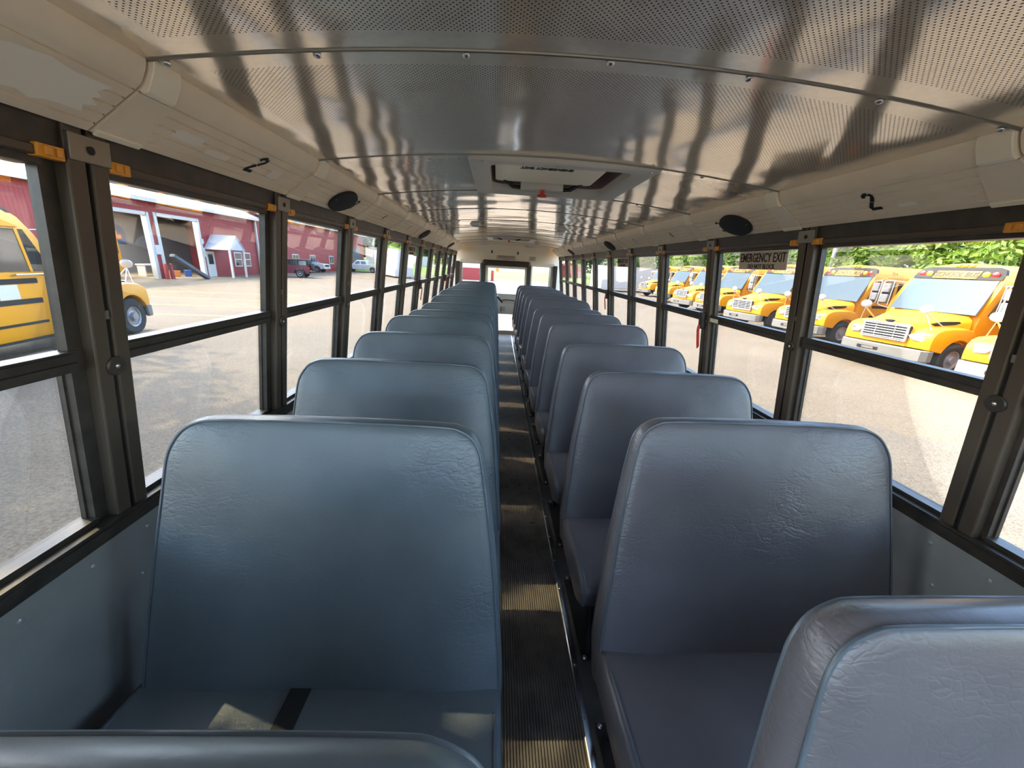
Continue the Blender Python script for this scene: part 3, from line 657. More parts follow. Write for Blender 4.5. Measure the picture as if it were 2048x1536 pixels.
# ------------------------------------------------------------------ school buses
def bus_parts(root, xc=1.45, ax=1.15, length=11.0):
    hw = 1.22; ys = (-1, 1)
    # body: rings along x, first ring leans back with the windscreen
    cs = [(1.16, .45), (hw, .60), (hw, 1.45), (hw, 1.95), (1.20, 2.55), (1.13, 2.85), (.98, 3.05), (.70, 3.17), (.35, 3.23), (0, 3.25)]
    cs = [(-y, z) for y, z in cs]+[(y, z) for y, z in cs[::-1][1:]]
    def xf(z): return xc+.05 if z < 1.78 else (xc+.05+(z-1.78)*.52 if z < 2.8 else xc+.58+(z-2.8)*.75)
    m = MB(); m.loft([[(xf(z), y*.97, z) for y, z in cs]]+[[(x, y, z) for y, z in cs] for x in (max(xc+1.3, 2.6), 5, 8, length-.25)]+[[(length, y*.96, .45+(z-.45)*.985) for y, z in cs]])
    m.build('body', 'bus_yellow', root, smooth=40)
    m = MB()    # black rails
    for s in ys:
        for z, h in ((1.62, .10), (1.22, .10), (.78, .05)): m.box(xc+.75, length-.1, s*hw-.012, s*hw+.012, z-h/2, z+h/2)
        m.box(xc+.3, length-.05, s*1.17-.02, s*1.17+.02, .42, .47)
    m.build('rub_rails', 'bus_black', root, smooth=0)
    # windscreen
    def sp(y, z, o=.012): return (xf(z)-o-.10*(1-(y/1.05)**2)*.5, y, z)
    m = MB(); g = []
    for z, w_ in ((1.80, 1.08), (2.1, 1.07), (2.45, 1.05), (2.76, 1.02)): g.append([sp(-w_+2*w_*i/8, z) for i in range(9)]+[tuple(v+.06*(k == 0) for k, v in enumerate(sp(-w_+2*w_*i/8, z))) for i in range(8, -1, -1)])
    m.loft(g); m.build('windshield', 'bus_glass', root, smooth=50)
    m = MB(); g = []   # black cap above the windscreen
    for z, w_ in ((2.78, 1.06), (2.92, 1.05), (3.06, .97), (3.13, .78)): g.append([sp(-w_+2*w_*i/8, z, .016) for i in range(9)]+[tuple(v+.1*(k == 0) for k, v in enumerate(sp(-w_+2*w_*i/8, z, .016))) for i in range(8, -1, -1)])
    m.loft(g); m.build('front_cap', 'bus_black', root, smooth=50)
    sl = Vector((.6, 0, .8)).normalized()
    m = MB(); g = []
    for z in (2.80, 3.02): g.append([sp(y, z, .032) for y in (-.52, 0, .52)]+[sp(y, z, .0) for y in (.52, 0, -.52)])
    m.loft(g); sg = m.build('sign_board', 'bus_yellow', root, smooth=0)
    text('lettering', 'SCHOOL BUS', .25, frame((xf(2.91)-.09, 0, 2.91), (0, -1, 0), sl), 'ink', sg, .68, .004, .003)
    for s in ys:
        for y, mm in ((.67, 'lens_amber'), (.86, 'lens_red')):
            m = MB(); a = sp(s*y, 2.92, .03); m.lathe([(.085, .02), (.085, -.02), (.06, -.035), (.0, -.04)], a, 'x', 14); m.build('warning_light', mm, root)
    for y in (-.16, 0, .16):
        m = MB(); m.box(xf(3.15)-.03, xf(3.15)+.08, y-.06, y+.06, 3.14, 3.21); m.build('marker_light', 'lens_amber', root, smooth=0, bevel=.015)
    # side glass
    for s in ys:
        m = MB(); x0 = xc+.32
        m.prism([(x0, 1.80), (x0+.42, 2.62), (x0+1.25, 2.62), (x0+1.25, 1.80)], s*1.155, s*1.226, lambda u, v, q: (u, q, v)); dw = m.build('side_window', 'bus_side_glass', root, smooth=0)
        m = MB(); m.prism([(x0+.46, 1.80), (x0+.55, 2.62), (x0+.61, 2.62), (x0+.52, 1.80)], s*1.16, s*1.236, lambda u, v, q: (u, q, v)); m.build('divider', 'bus_yellow', dw, smooth=0)
        x = x0+1.42; i = 0
        while x+.68 < length-.3:
            m = MB(); m.box(x, x+.64, min(s*1.15, s*1.225), max(s*1.15, s*1.225), 1.88, 2.58); w_ = m.build('side_window', 'bus_side_glass', root, smooth=0)
            m = MB(); m.box(x, x+.64, min(s*1.16, s*1.232), max(s*1.16, s*1.232), 2.20, 2.25); m.build('sash_bar', 'bus_black', w_, smooth=0)
            x += .76
        m = MB(); m.prism([(xc+.75, 2.66), (xc+1.1, 2.78), (length-.3, 2.78), (length-.3, 2.66)], s*1.15, s*1.205, lambda u, v, q: (u, q, v)); m.build('drip_rail', 'bus_yellow', root, smooth=0)
    # rear face
    for y in (-.68, .68):
        m = MB(); m.box(length-.03, length+.012, y-.36, y+.36, 1.75, 2.5); m.build('rear_window', 'bus_side_glass', root, smooth=0, bevel=.02)
    m = MB(); m.box(length-.03, length+.012, -.26, .26, 1.7, 2.5); m.build('rear_door_window', 'bus_side_glass', root, smooth=0, bevel=.02)
    # hood
    k = (xc-.08)/1.37
    hs = [(.07, .56, 1.36), (.10, .62, 1.42), (.22, .68, 1.475), (.5, .76, 1.545), (.9, .87, 1.64), (1.3, .98, 1.73), (1.52, 1.05, 1.78)]
    rg = []
    for x, w_, z in hs:
        pts = [(w_*1.02, .80), (w_*1.02, z-.24), (w_, z-.12), (w_*.90, z-.035), (w_*.6, z+.005), (0, z+.03)]
        rg.append([((x-.08)*k+.08, -y, q) for y, q in pts]+[((x-.08)*k+.08, y, q) for y, q in pts[::-1][1:]])
    m = MB(); m.loft(rg); m.build('hood', 'bus_yellow', root, smooth=50)
    for s in ys:
        arc = [(ax+.60*math.cos(math.radians(a)), .50+.60*math.sin(math.radians(a))) for a in range(15, 168, 9)]
        fr = [(.10, .80), (.085, 1.0), (.11, 1.18), (.20, 1.31), (.40, 1.395), (.75, 1.43), (ax+.1, 1.44), (ax+.45, 1.38), (ax+.66, 1.22), (ax+.72, .95), (ax+.73, .66)]
        if xc > 2: fr[-3:] = [(ax+.55, 1.33), (xc, 1.25), (xc, .66)]
        m = MB(); sec = []
        for y, q in ((.55, 1), (.95, 1), (1.10, .985), (1.17, .96), (1.19, .92)):
            c_ = Vector((ax, .6)); sec.append([(c_.x+(u-c_.x)*(q if i < len(fr) else 1), s*y, c_.y+(v-c_.y)*(q if i < len(fr) else 1)) for i, (u, v) in enumerate(fr+arc)])
        m.loft(sec); m.build('fender', 'bus_yellow', root, smooth=40)
        m = MB(); pr = [(.62, 1.14), (.70, 1.19), (.95, 1.215), (1.13, 1.20), (1.165, 1.12), (1.12, 1.03), (.95, .995), (.72, 1.03)]
        m.loft([[(.06+d_+.16*max(0, (y-.75)/.4)**2, s*(.92+(y-.92)*q), 1.11+(z-1.11)*q) for y, z in pr] for d_, q in ((.10, 1), (.0, 1), (-.03, .93), (-.045, .7))]); hl = m.build('headlight', 'lens_clear', root, smooth=40)
        m = MB(); m.loft([[(.018+.10*max(0, (y-.75)/.4)**2, s*(.9+(y-.92)*.5), 1.10+(z-1.11)*q) for y, z in pr] for q in (.62, .55)]); m.build('reflector', 'chrome', hl, smooth=0)
        m = MB(); a = [((u-.08)*k+.08, v) for u, v in ((.55, 1.50), (.62, 1.44), (1.15, 1.50), (1.28, 1.56), (1.22, 1.60), (.8, 1.57))]
        m.loft([[(u, s*(w1+(u/k-.55)*.25), v) for u, v in a] for w1 in (.74, .80)]); m.build('hood_vent', 'bus_black', root, smooth=0)
        # wheels
        for x, w0 in ((ax, 1.17), (length-3.2, 1.14)):
            m = MB(); P_ = [(.27, -.26), (.46, -.27), (.505, -.22), (.505, -.05), (.46, 0), (.30, .0), (.285, -.02), (.27, -.26)]
            m.lathe([(r, s*h) for r, h in P_], (x, s*w0, .505), 'y', 28); wh = m.build('wheel', 'tyre', root, smooth=40)
            m = MB(); m.lathe([(r, s*h) for r, h in ((.285, -.06), (.28, -.01), (.25, -.03), (.23, -.09), (.15, -.06), (.12, -.05), (.11, .03), (.0, .035))], (x, s*w0, .505), 'y', 24)
            m.m = 1
            for i in range(10): a_ = i*math.pi/5; dome(m, (x+.19*math.cos(a_), s*(w0-.078), .505+.19*math.sin(a_)), (0, s, 0), .028, .5)
            m.build('rim', ['rim', 'bus_black'], wh, smooth=35)
        # mirrors
        m = MB(); m.tube([(ax-.35, s*.92, 1.42), (.12, s*.80, 1.80)], .014, 6); m.tube([(.45, s*.70, 1.50), (.12, s*.80, 1.80)], .012, 6); m.tube([(.28, s*.98, 1.32), (.12, s*.80, 1.80)], .012, 6); ar = m.build('mirror_arm', 'chrome', root)
        m = MB(); m.loft([[(.10+d_, s*.80+.15*q*math.cos(a*math.pi/10), 1.90+.12*q*math.sin(a*math.pi/10)) for a in range(20)] for d_, q in ((.05, .3), (.045, .7), (.02, 1), (-.02, .97), (-.055, .75), (-.075, .35))]); m.build('crossview_mirror', 'lens_clear', root, smooth=60)
        X = xc+.42; m = MB(); fr_ = [(X+.12, s*1.19, 2.62), (X-.12, s*1.60, 2.66), (X-.14, s*1.64, 2.60), (X-.16, s*1.64, 1.88), (X-.14, s*1.60, 1.82), (X+.12, s*1.21, 1.72)]; m.tube(fr_, .02, 6); m.tube([(X-.13, s*1.35, 2.64), (X-.14, s*1.35, 1.84)], .014, 6); m.build('mirror_bracket', 'chrome', root)
        for z0, z1 in ((2.26, 2.56), (1.92, 2.20)):
            m = MB(); m.box(X-.20, X-.12, min(s*1.39, s*1.61), max(s*1.39, s*1.61), z0, z1); m.build('side_mirror', 'mirror_grey', root, smooth=30, bevel=.03, seg=3)
    # front face
    m = MB(); m.prism([(-.60, .93), (-.66, 1.36), (-.60, 1.42), (.60, 1.42), (.66, 1.36), (.60, .93)], .03, .11, lambda u, v, q: (q, u, v)); gr = m.build('grille', 'bus_black', root, smooth=0, bevel=.02)
    m = MB()
    for i in range(6): z = .985+.075*i; m.box(.005, .06, -.58-.009*i, .58+.009*i, z-.017, z+.017)
    for y in (-.60, .60): m.box(.0, .06, y-.03, y+.03, .94, 1.40)
    for y in (-.26, .26): m.box(.02, .06, y-.015, y+.015, .94, 1.40)
    m.box(.0, .06, -.64, .64, 1.385, 1.425); m.box(0, .06, -.62, .62, .925, .955); m.build('grille_bars', 'chrome', gr, smooth=0, bevel=.008)
    m = MB(); m.loft([[(-.045, .10*math.cos(a*math.pi/8), 1.475+.03*math.sin(a*math.pi/8)) for a in range(16)], [(.2, .10*math.cos(a*math.pi/8), 1.475+.03*math.sin(a*math.pi/8)) for a in range(16)]]); em = m.build('emblem', 'bus_black', root)
    em.location = (.10, 0, 0)
    pl = [(-.13, -.75), (-.16, 0), (-.13, .75), (-.02, 1.10), (.12, 1.20), (.3, 1.21), (.3, 1.12), (.1, 1.05), (.1, -1.05), (.3, -1.12), (.3, -1.21), (.12, -1.20), (-.02, -1.10)]
    m = MB(); m.prism(pl, .44, .77, lambda u, v, q: (u, v, q)); bu = m.build('bumper', 'bumper_grey', root, smooth=30, bevel=.025)
    m = MB(); m.box(-.165, -.12, -.10, .50, .57, .66); m.m = 1; m.box(-.172, -.15, .02, .36, .585, .645); m.build('bumper_slot', ['bus_black', 'bumper_grey'], bu, smooth=0)
    m = MB(); m.box(.2, length-.4, -.75, .75, .42, .6); m.box(ax-.1, ax+.1, -1.0, 1.0, .4, .6); m.box(length-3.3, length-3.1, -1, 1, .4, .6); m.build('chassis', 'bus_black', root, smooth=0)
def place(root, x, y, deg): root.location = (x, y, ZG); root.rotation_euler = (0, 0, math.radians(deg))
busA = empty('school_bus', 'yellow school bus in the right row, nearest one fully in view, front and side visible', 'bus', group='yellow school buses parked in a row on the right')
bus_parts(busA)
number = lambda root, body: text('fleet_number', body, .19, root and frame((3.0, -1.09, 2.93), (1, 0, 0), (0, .28, .96)), 'ink', root, .8, .0, .003)
place(busA, 11.66, 11.24, 9)
axd = (math.cos(math.radians(9)), math.sin(math.radians(9)))
lat = (-axd[1], axd[0])
def by_corner(px, py): return (px-lat[0]*1.12, py-lat[1]*1.12)   # far front corner of the bumper -> front centre
row = [('Z', 11.6, 9.05, 'yellow school bus in the right row, nearest, only its grille corner and mirrors in view'),
       ('B', 12.47, 17.15, 'yellow school bus in the right row, next behind the nearest full one'),
       ('C', 12.17, 20.6, 'yellow school bus right, seen whole below the large EMERGENCY EXIT sticker'),
       ('D', 12.97, 25.6, 'yellow school bus in the right row, fourth one back'),
       ('E', 12.9, 28.9, 'yellow school bus in the right row, fifth one back'),
       ('F', 14.46, 36.2, 'yellow school bus in the right row, second from its far end, beside white sheet'),
       ('G', 15.5, 43.4, 'yellow school bus in the right row, far end')]
nums = {'B': '22-4', 'Z': '20-12'}
for q, x, y, lab in row:
    o = copy_tree(busA); fx_, fy_ = by_corner(x, y); place(o, fx_, fy_, 9); tag(o, lab)
    if q in nums: number(o, nums[q])
number(busA, '20-18')
o = copy_tree(busA); place(o, -38.6, 29.2, 0); tag(o, 'yellow school bus standing inside the first garage bay, rear end showing', 'bus'); del o['group']
busL = empty('school_bus', 'yellow school bus parked close on the left, cropped by the window post', 'bus'); bus_parts(busL, 2.75, .85, 11.6); place(busL, -11.69, 11.88, -79.6)
m = MB(); m.box(3.95, 4.35, 1.2, 1.226, 1.28, 1.56); m.build('paper_notice', 'white_paint', busL, smooth=0)
m = MB(); m.tube([(3.4, 1.22, 1.73), (3.4, 1.30, 1.75), (4.0, 1.30, 1.75), (4.0, 1.22, 1.73)], .018, 6); m.build('grab_handle', 'chrome', busL)
m = MB(); m.box(4.5, 4.65, 1.2, 1.24, 1.40, 1.45); m.build('side_marker', 'lens_red', busL, smooth=0)

# ------------------------------------------------------------------ red garage building
gb = empty('garage_building', 'red metal garage with two open white framed bays and pale roof, left', 'building', (-26, 30, ZG))
def gbox(mb, x0, x1, y0, y1, z0, z1): return mb.box(x0+26, x1+26, y0-30, y1-30, z0-ZG, z1-ZG)
m = MB(); E_ = 4.78
D1, D2 = (26.6, 31.2), (32.05, 36.15)
for y0, y1, z0, z1 in ((14, D1[0], ZG, E_), (D1[1], D2[0], ZG, E_), (D2[1], 44.5, ZG, E_), (D1[0], D1[1], 3.6, E_), (D2[0], D2[1], 3.65, E_)): gbox(m, -26.25, -26, y0, y1, z0, z1)
gbox(m, -44, -26, 44.3, 44.5, ZG, E_); gbox(m, -44, -26, 14, 14.2, ZG, E_); gbox(m, -44, -43.8, 14, 44.5, ZG, E_)
m.prism([(-44, E_), (-26, E_), (-35, 8.5)], 44.3, 44.5, lambda u, v, q: (u+26, q-30, v-ZG)); m.build('wall', 'red_siding', gb, smooth=0)
m = MB(); m.prism([(-25.4, E_-.22), (-25.4, E_-.05), (-35, 8.75), (-44.6, E_-.05), (-44.6, E_-.22), (-35, 8.55)], 13.6, 44.9, lambda u, v, q: (u+26, q-30, v-ZG)); m.build('roof', 'roof_metal', gb, smooth=0)
m = MB(); gbox(m, -25.42, -25.36, 13.6, 44.9, E_-.30, E_-.04); m.build('gutter', 'white_paint', gb, smooth=0)
for a, b, h in ((*D1, 3.6), (*D2, 3.65)):
    m = MB(); gbox(m, -26.3, -25.94, a-.22, a+.05, ZG, h+.2); gbox(m, -26.3, -25.94, b-.05, b+.22, ZG, h+.2); gbox(m, -26.3, -25.94, a, b, h-.05, h+.2); m.build('door_frame', 'white_paint', gb, smooth=0)
m = MB(); gbox(m, -26.1, -25.93, 36.55, 37.55, ZG, 1.25); dr = m.build('entry_door', 'white_paint', gb, smooth=0)
m = MB(); gbox(m, -25.94, -25.915, 36.75, 37.35, .15, 1.05); m.build('door_glass', 'bus_side_glass', dr, smooth=0)
for y in (40.35, 41.75):
    m = MB(); gbox(m, -26.1, -25.92, y, y+1.1, -.08, 1.28); wn = m.build('window', 'white_paint', gb, smooth=0)
    m = MB(); gbox(m, -25.93, -25.905, y+.1, y+1.0, .66, 1.18); gbox(m, -25.93, -25.905, y+.1, y+1.0, .02, .56); m.build('glass', 'bus_side_glass', wn, smooth=0)
m = MB(); gbox(m, -25.95, -25.8, 44.25, 44.45, ZG, E_); m.build('downpipe', 'white_paint', gb, smooth=0)
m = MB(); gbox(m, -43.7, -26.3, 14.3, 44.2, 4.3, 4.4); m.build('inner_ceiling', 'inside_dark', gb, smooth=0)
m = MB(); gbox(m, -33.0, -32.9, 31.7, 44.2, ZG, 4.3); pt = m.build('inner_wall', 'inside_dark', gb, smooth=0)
cn = empty('entrance_canopy', 'small white gabled canopy on posts over the garage entry door', 'canopy', (-26, 37.6, ZG))
m = MB()
for s in (-1, 1): m.hexa([(0, s*1.05, 2.35), (2.2, s*1.05, 2.35), (2.2, s*.0, 3.55), (0, 0, 3.55), (0, s*1.05, 2.43), (2.2, s*1.05, 2.43), (2.2, 0, 3.63), (0, 0, 3.63)])
m.build('roof', 'canopy_white', cn, smooth=0)
m = MB(); m.prism([(-1.0, 2.38), (1.0, 2.38), (0, 3.52)], 2.08, 2.14, lambda u, v, q: (q, u, v)); m.build('gable', 'canopy_white', cn, smooth=0)
for y in (-.95, .95):
    m = MB(); m.box(2.0, 2.14, y-.07, y+.07, 0, 2.4); m.build('post', 'white_paint', cn, smooth=0)
for y, z, a, b, q in ((31.65, 1.2, .28, .34, 'between the two bays'), (36.35, 1.15, .14, .38, 'right of the second bay'), (36.35, 2.05, .16, .2, 'high right of the second bay')):
    m = MB(); m.box(-25.95, -25.9, y-a, y+a, z-b, z+b); tag(m.build('wall_sign', 'white_paint', smooth=0), f'white notice on the red garage wall, {q}', 'sign')
m = MB(); m.hexa([(-25.2, 31.6, .75), (-24.85, 31.6, .75), (-23.9, 33.6, ZG), (-24.3, 33.6, ZG), (-25.2, 31.72, .95), (-24.85, 31.72, .95), (-23.9, 33.75, ZG+.15), (-24.3, 33.75, ZG+.15)])
tag(m.build('loading_ramp', 'ramp_grey', smooth=0), 'dark grey ramp leaning beside the second garage bay', 'ramp')
for y in (31.45, 31.95):
    m = MB(); m.lathe([(.14, 0), (.14, 1.05), (.10, 1.12), (0, 1.14)], (-25.5, y, ZG), 'z', 14); tag(m.build('bollard', 'red_siding'), 'red bollard at the pillar between garage bays, %s one' % ('left' if y < 31.7 else 'right'), 'bollard', 'bollards between the bays')
m = MB(); m.box(-27.6, -27.0, 34.0, 34.7, ZG, ZG+.5); m.box(-27.62, -26.98, 33.98, 34.72, ZG+.4, ZG+.5); tag(m.build('orange_crate', 'orange_paint', smooth=0, bevel=.02), 'orange crate on the floor inside the second garage bay', 'crate')
m = MB(); m.lathe([(.22, 0), (.27, .5), (.29, .52), (.27, .54), (.0, .52)], (-26.9, 35.4, ZG), 'z', 16); tag(m.build('blue_bucket', 'blue_paint'), 'blue bucket standing inside the second garage bay', 'bucket')
m = MB(); m.box(-29.0, -28.3, 32.9, 35.1, ZG+.85, ZG+.95)
for y in (33.0, 35.0): m.box(-28.95, -28.35, y-.04, y+.04, ZG, ZG+.85)
tag(m.build('workbench', 'white_paint', smooth=0), 'white workbench deep inside the second garage bay', 'bench')
mu_ = empty('wall_mural', 'dark blue arched panel with an orange bus shape inside second bay', 'panel', (-32.85, 35.6, 2.4))
m = MB(); m.prism([(-1.35, -.9), (1.35, -.9), (1.35, -.1)]+[(1.35*math.cos(a*math.pi/12), -.1+.9*math.sin(a*math.pi/12)) for a in range(1, 12)]+[(-1.35, -.1)], 0, .05, lambda u, v, q: (q, u, v)); m.build('board', 'mural_blue', mu_, smooth=0)
m = MB(); m.box(.05, .08, -.7, .55, -.5, .1); m.box(.05, .08, .5, .9, -.5, -.2); m.build('bus_shape', 'orange_paint', mu_, smooth=0)
for y in (28.9, 34.1):  # unseen lamps with housings, added to brighten the bay interiors
    e = empty('bay_fill_lamp', 'added fill lamp under the garage roof over the %s bay' % ('first' if y < 30 else 'second'), 'lamp', (-28.5, y, 4.05))
    m = MB(); m.box(-.8, .8, -.12, .12, .1, .24); m.build('housing', 'white_paint', e, smooth=0)
    ll = bpy.data.lights.new('bay_fill_light', 'AREA'); ll.shape = 'RECTANGLE'; ll.size = 1.5; ll.size_y = .2; ll.energy = 1500; ll.color = (1, .95, .86)
    lo = bpy.data.objects.new('tube', ll); C.objects.link(lo); lo.parent = e; lo.location = (0, 0, .08)
# second wing of the red building
g2 = empty('workshop_wing', 'taller red workshop wing beyond the downpipe, white pickup in front', 'building', (-26, 60, ZG))
m = MB(); m.box(-18, 0, -15.2, 18.5, 0, 6.2); m.prism([(-18, 6.2), (0, 6.2), (-9, 9.6)], -15.2, 18.5, lambda u, v, q: (u, q, v)); m.build('wall', 'red_siding', g2, smooth=0)
m = MB(); m.prism([(.6, 6.0), (.6, 6.2), (-9, 9.9), (-18.6, 6.2), (-18.6, 6.0), (-9, 9.65)], -15.4, 19.0, lambda u, v, q: (u, q, v)); m.build('roof', 'roof_metal', g2, smooth=0)
for y in (-8.5, -3.8, 2.5, 7.0):
    m = MB(); m.box(-.05, .06, y, y+1.6, 1.1, 2.3); wn = m.build('window', 'white_paint', g2, smooth=0); m = MB(); m.box(.05, .075, y+.1, y+.75, 1.2, 2.2); m.box(.05, .075, y+.85, y+1.5, 1.2, 2.2); m.build('glass', 'bus_side_glass', wn, smooth=0)
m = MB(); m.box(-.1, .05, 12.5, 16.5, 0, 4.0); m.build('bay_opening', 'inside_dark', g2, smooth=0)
# ------------------------------------------------------------------ cars and trailers
def wheels(root, xs, w_, r, tw=.24):
    for x in xs:
        for s in (-1, 1):
            m = MB(); m.lathe([(q, s*h) for q, h in ((r*.55, -tw), (r*.92, -tw), (r, -tw*.8), (r, -tw*.2), (r*.92, 0), (r*.62, 0), (r*.55, -.03))], (x, s*w_, r), 'y', 22); wh = m.build('wheel', 'tyre', root, smooth=40)
            m = MB(); m.lathe([(q, s*h) for q, h in ((r*.6, -.05), (r*.58, -.01), (r*.3, -.05), (r*.12, .0), (0, .0))], (x, s*w_, r), 'y', 12); m.build('rim', 'rim', wh)
def side_prism(root, name, poly, w_, mt, taper=1, bev=.04, parent=None):
    m = MB(); zc = min(v for u, v in poly); H = max(v for u, v in poly)-zc
    m.loft([[(u, s*w_*(1-(1-taper)*(v-zc)/H), v) for u, v in poly] for s in (-1, 1)]); return m.build(name, mt, parent or root, smooth=0, bevel=bev)
def arch(x, r, z=.42): return [(x+r*math.cos(math.radians(a)), z+r*math.sin(math.radians(a))) for a in range(0, 181, 20)]
def pickup(lab, paint, x, y, deg):   # local: front towards -x
    root = empty('pickup_truck', lab, 'pickup', (x, y, ZG), math.radians(deg))
    side_prism(root, 'body', [(0, .55), (0, 1.05), (.12, 1.16), (1.35, 1.26), (5.75, 1.26), (5.8, .6), (5.4, .55)]+arch(4.55, .5)+[(3.9, .48), (1.6, .48)]+arch(1.0, .5)+[(.4, .5)], .98, paint)
    cab = side_prism(root, 'cab', [(1.35, 1.2), (2.0, 1.84), (2.2, 1.90), (3.45, 1.90), (3.75, 1.82), (3.85, 1.2)], .92, paint, .84)
    for s in (-1, 1):
        for pl in ([(1.75, 1.3), (2.15, 1.74), (2.62, 1.76), (2.62, 1.3)], [(2.75, 1.3), (2.75, 1.76), (3.45, 1.74), (3.6, 1.3)]):
            m = MB(); m.loft([[(u, s*(.92*(1-.16*(v-1.2)/.7)+d_), v) for u, v in pl] for d_ in (-.02, .012)]); m.build('side_window', 'bus_side_glass', cab, smooth=0)
    m = MB(); m.loft([[(1.40+d_, y_*.86, 1.28) for y_ in (-1, 1)]+[(1.93+d_, y_*.76, 1.80) for y_ in (1, -1)] for d_ in (-.02, .03)]); m.build('windshield', 'bus_glass', cab, smooth=0)
    m = MB(); m.box(3.95, 5.7, -.82, .82, 1.20, 1.275); m.build('bed_floor', 'bus_black', root, smooth=0)
    m = MB(); m.box(-.08, .1, -.95, .95, .5, .75); m.box(5.75, 5.95, -.95, .95, .5, .72); m.build('bumpers', 'chrome', root, smooth=0, bevel=.03)
    m = MB(); m.box(-.02, .06, -.6, .6, .8, 1.08); m.build('grille', 'bus_black', root, smooth=0)
    for s in (-1, 1):
        m = MB(); m.box(-.02, .1, min(s*.62, s*.92), max(s*.62, s*.92), .85, 1.06); m.build('headlight', 'lens_clear', root, smooth=0)
        m = MB(); m.box(5.72, 5.82, min(s*.86, s*.985), max(s*.86, s*.985), .8, 1.2); m.build('tail_light', 'lens_red', root, smooth=0)
    wheels(root, (1.0, 4.55), .96, .40)
pickup('white pickup parked against the red workshop wall behind the maroon vehicle', 'white_paint', -24.3, 57.5, 178)
pickup('silver pickup facing left in front of the white box trailers', 'silver', -25.0, 66.0, 4)
j = empty('offroad_car', 'maroon boxy off road car with black top and spare wheel, left', 'car', (-24.2, 42.6, ZG), math.radians(8))
side_prism(j, 'body', [(.1, .6), (.1, 1.12), (1.35, 1.22), (4.2, 1.22), (4.25, .62)]+arch(3.4, .55)+[(2.8, .5), (1.55, .5)]+arch(.95, .55)+[(.3, .55)], .85, 'maroon')
tp = side_prism(j, 'hard_top', [(1.35, 1.18), (1.75, 1.76), (1.95, 1.84), (4.15, 1.84), (4.22, 1.18)], .80, 'bus_black', .93)
for s in (-1, 1):
    for a, b in ((1.75, 2.4), (2.52, 3.2), (3.32, 4.05)):
        m = MB(); m.loft([[(u, s*(.80*(1-.07*(v-1.18)/.66)+d_), v) for u, v in ((a, 1.27), (a+(.25 if a < 2 else 0), 1.70), (b, 1.70), (b, 1.27))] for d_ in (-.02, .012)]); m.build('side_window', 'bus_side_glass', tp, smooth=0)
    for x in (.95, 3.4):
        m = MB(); o_ = [(x+.68*math.cos(math.radians(a)), .45+.62*math.sin(math.radians(a))) for a in range(0, 181, 20)]; i_ = [(x+.56*math.cos(math.radians(a)), .45+.52*math.sin(math.radians(a))) for a in range(180, -1, -20)]
        m.loft([[(u, s*q, v) for u, v in o_+i_] for q in (.8, 1.0)]); m.build('fender', 'maroon', j, smooth=0)
    m = MB(); m.box(4.22, 4.3, min(s*.6, s*.82), max(s*.6, s*.82), .85, 1.1); m.build('tail_light', 'lens_red', j, smooth=0)
m = MB(); m.lathe([(.20, -.11), (.38, -.11), (.40, -.06), (.40, .06), (.37, .11), (.22, .11), (0, .08)], (4.42, 0, 1.12), 'x', 22); m.build('spare_wheel', 'tyre', j)
m = MB(); m.box(4.2, 4.45, -.85, .85, .5, .68); m.box(-.1, .15, -.85, .85, .5, .72); m.build('bumpers', 'bus_black', j, smooth=0, bevel=.03)
wheels(j, (.95, 3.4), .97, .42, .28)
def trailer(lab, x, y, deg, L, w_, h, z0=.75, mt='white_trailer'):
    r = empty('box_trailer', lab, 'trailer', (x, y, ZG), math.radians(deg))
    m = MB(); m.box(0, L, -w_/2, w_/2, z0, h)
    m.build('box', mt, r, smooth=0, bevel=.04)
    m = MB(); m.box(-.03, L+.03, -w_/2-.02, w_/2+.02, z0-.08, z0+.06); m.box(-.03, L+.03, -w_/2-.02, w_/2+.02, h-.08, h+.03); m.build('edge_rails', 'silver', r, smooth=0)
    m = MB(); m.box(.6, .75, -w_/2+.2, -w_/2+.3, 0, z0); m.box(.6, .75, w_/2-.3, w_/2-.2, 0, z0); m.build('support_legs', 'bus_black', r, smooth=0)
    wheels(r, (L-1.2, L-2.2), w_/2, .42)
trailer('white box trailer standing nearest on the left side of the yard', -12.6, 53.6, 122, 9.5, 2.5, 3.55, .25)
trailer('white box trailer farther back on the left, seen through a narrow window', -14.2, 79.5, 125, 6, 2.5, 3.1, .5)
trailer('white box trailer behind the silver pickup', -26.5, 82, 8, 8, 2.5, 4.3, .5)
trailer('long white trailer beyond the last yellow bus, right', 12.1, 49.0, 18, 9, 2.6, 3.0, .35)
sh = empty('red_shed', 'red shed with a pale band, seen through the left rear window', 'shed', (-4.4, 62, ZG))
m = MB(); m.box(-3, 1.6, -2, 2, 0, 2.2); m.build('wall', 'red_siding', sh, smooth=0)
m = MB(); m.box(-3.02, 1.62, -2.02, 2.02, 1.75, 3.1); m.build('upper_band', 'white_trailer', sh, smooth=0)
m = MB(); m.box(-3.2, 1.8, -2.2, 2.2, 3.1, 3.3); m.build('roof', 'roof_metal', sh, smooth=0)
m = MB(); m.box(10.5, 15.5, 74, 78, ZG, 1.75); m.prism([(10.2, 1.75), (15.8, 1.75), (13, 2.6)], 73.8, 78.2, lambda u, v, q: (u, q, v)); tag(m.build('red_container', 'red_siding', smooth=0), 'red shed at the far right end of the yard', 'shed')
m = MB(); m.box(-1.15, -.72, 59.4, 59.8, ZG, .6); tag(m.build('red_post', 'red_siding', smooth=0, bevel=.03), 'thick red post seen through the rear door glass', 'post')
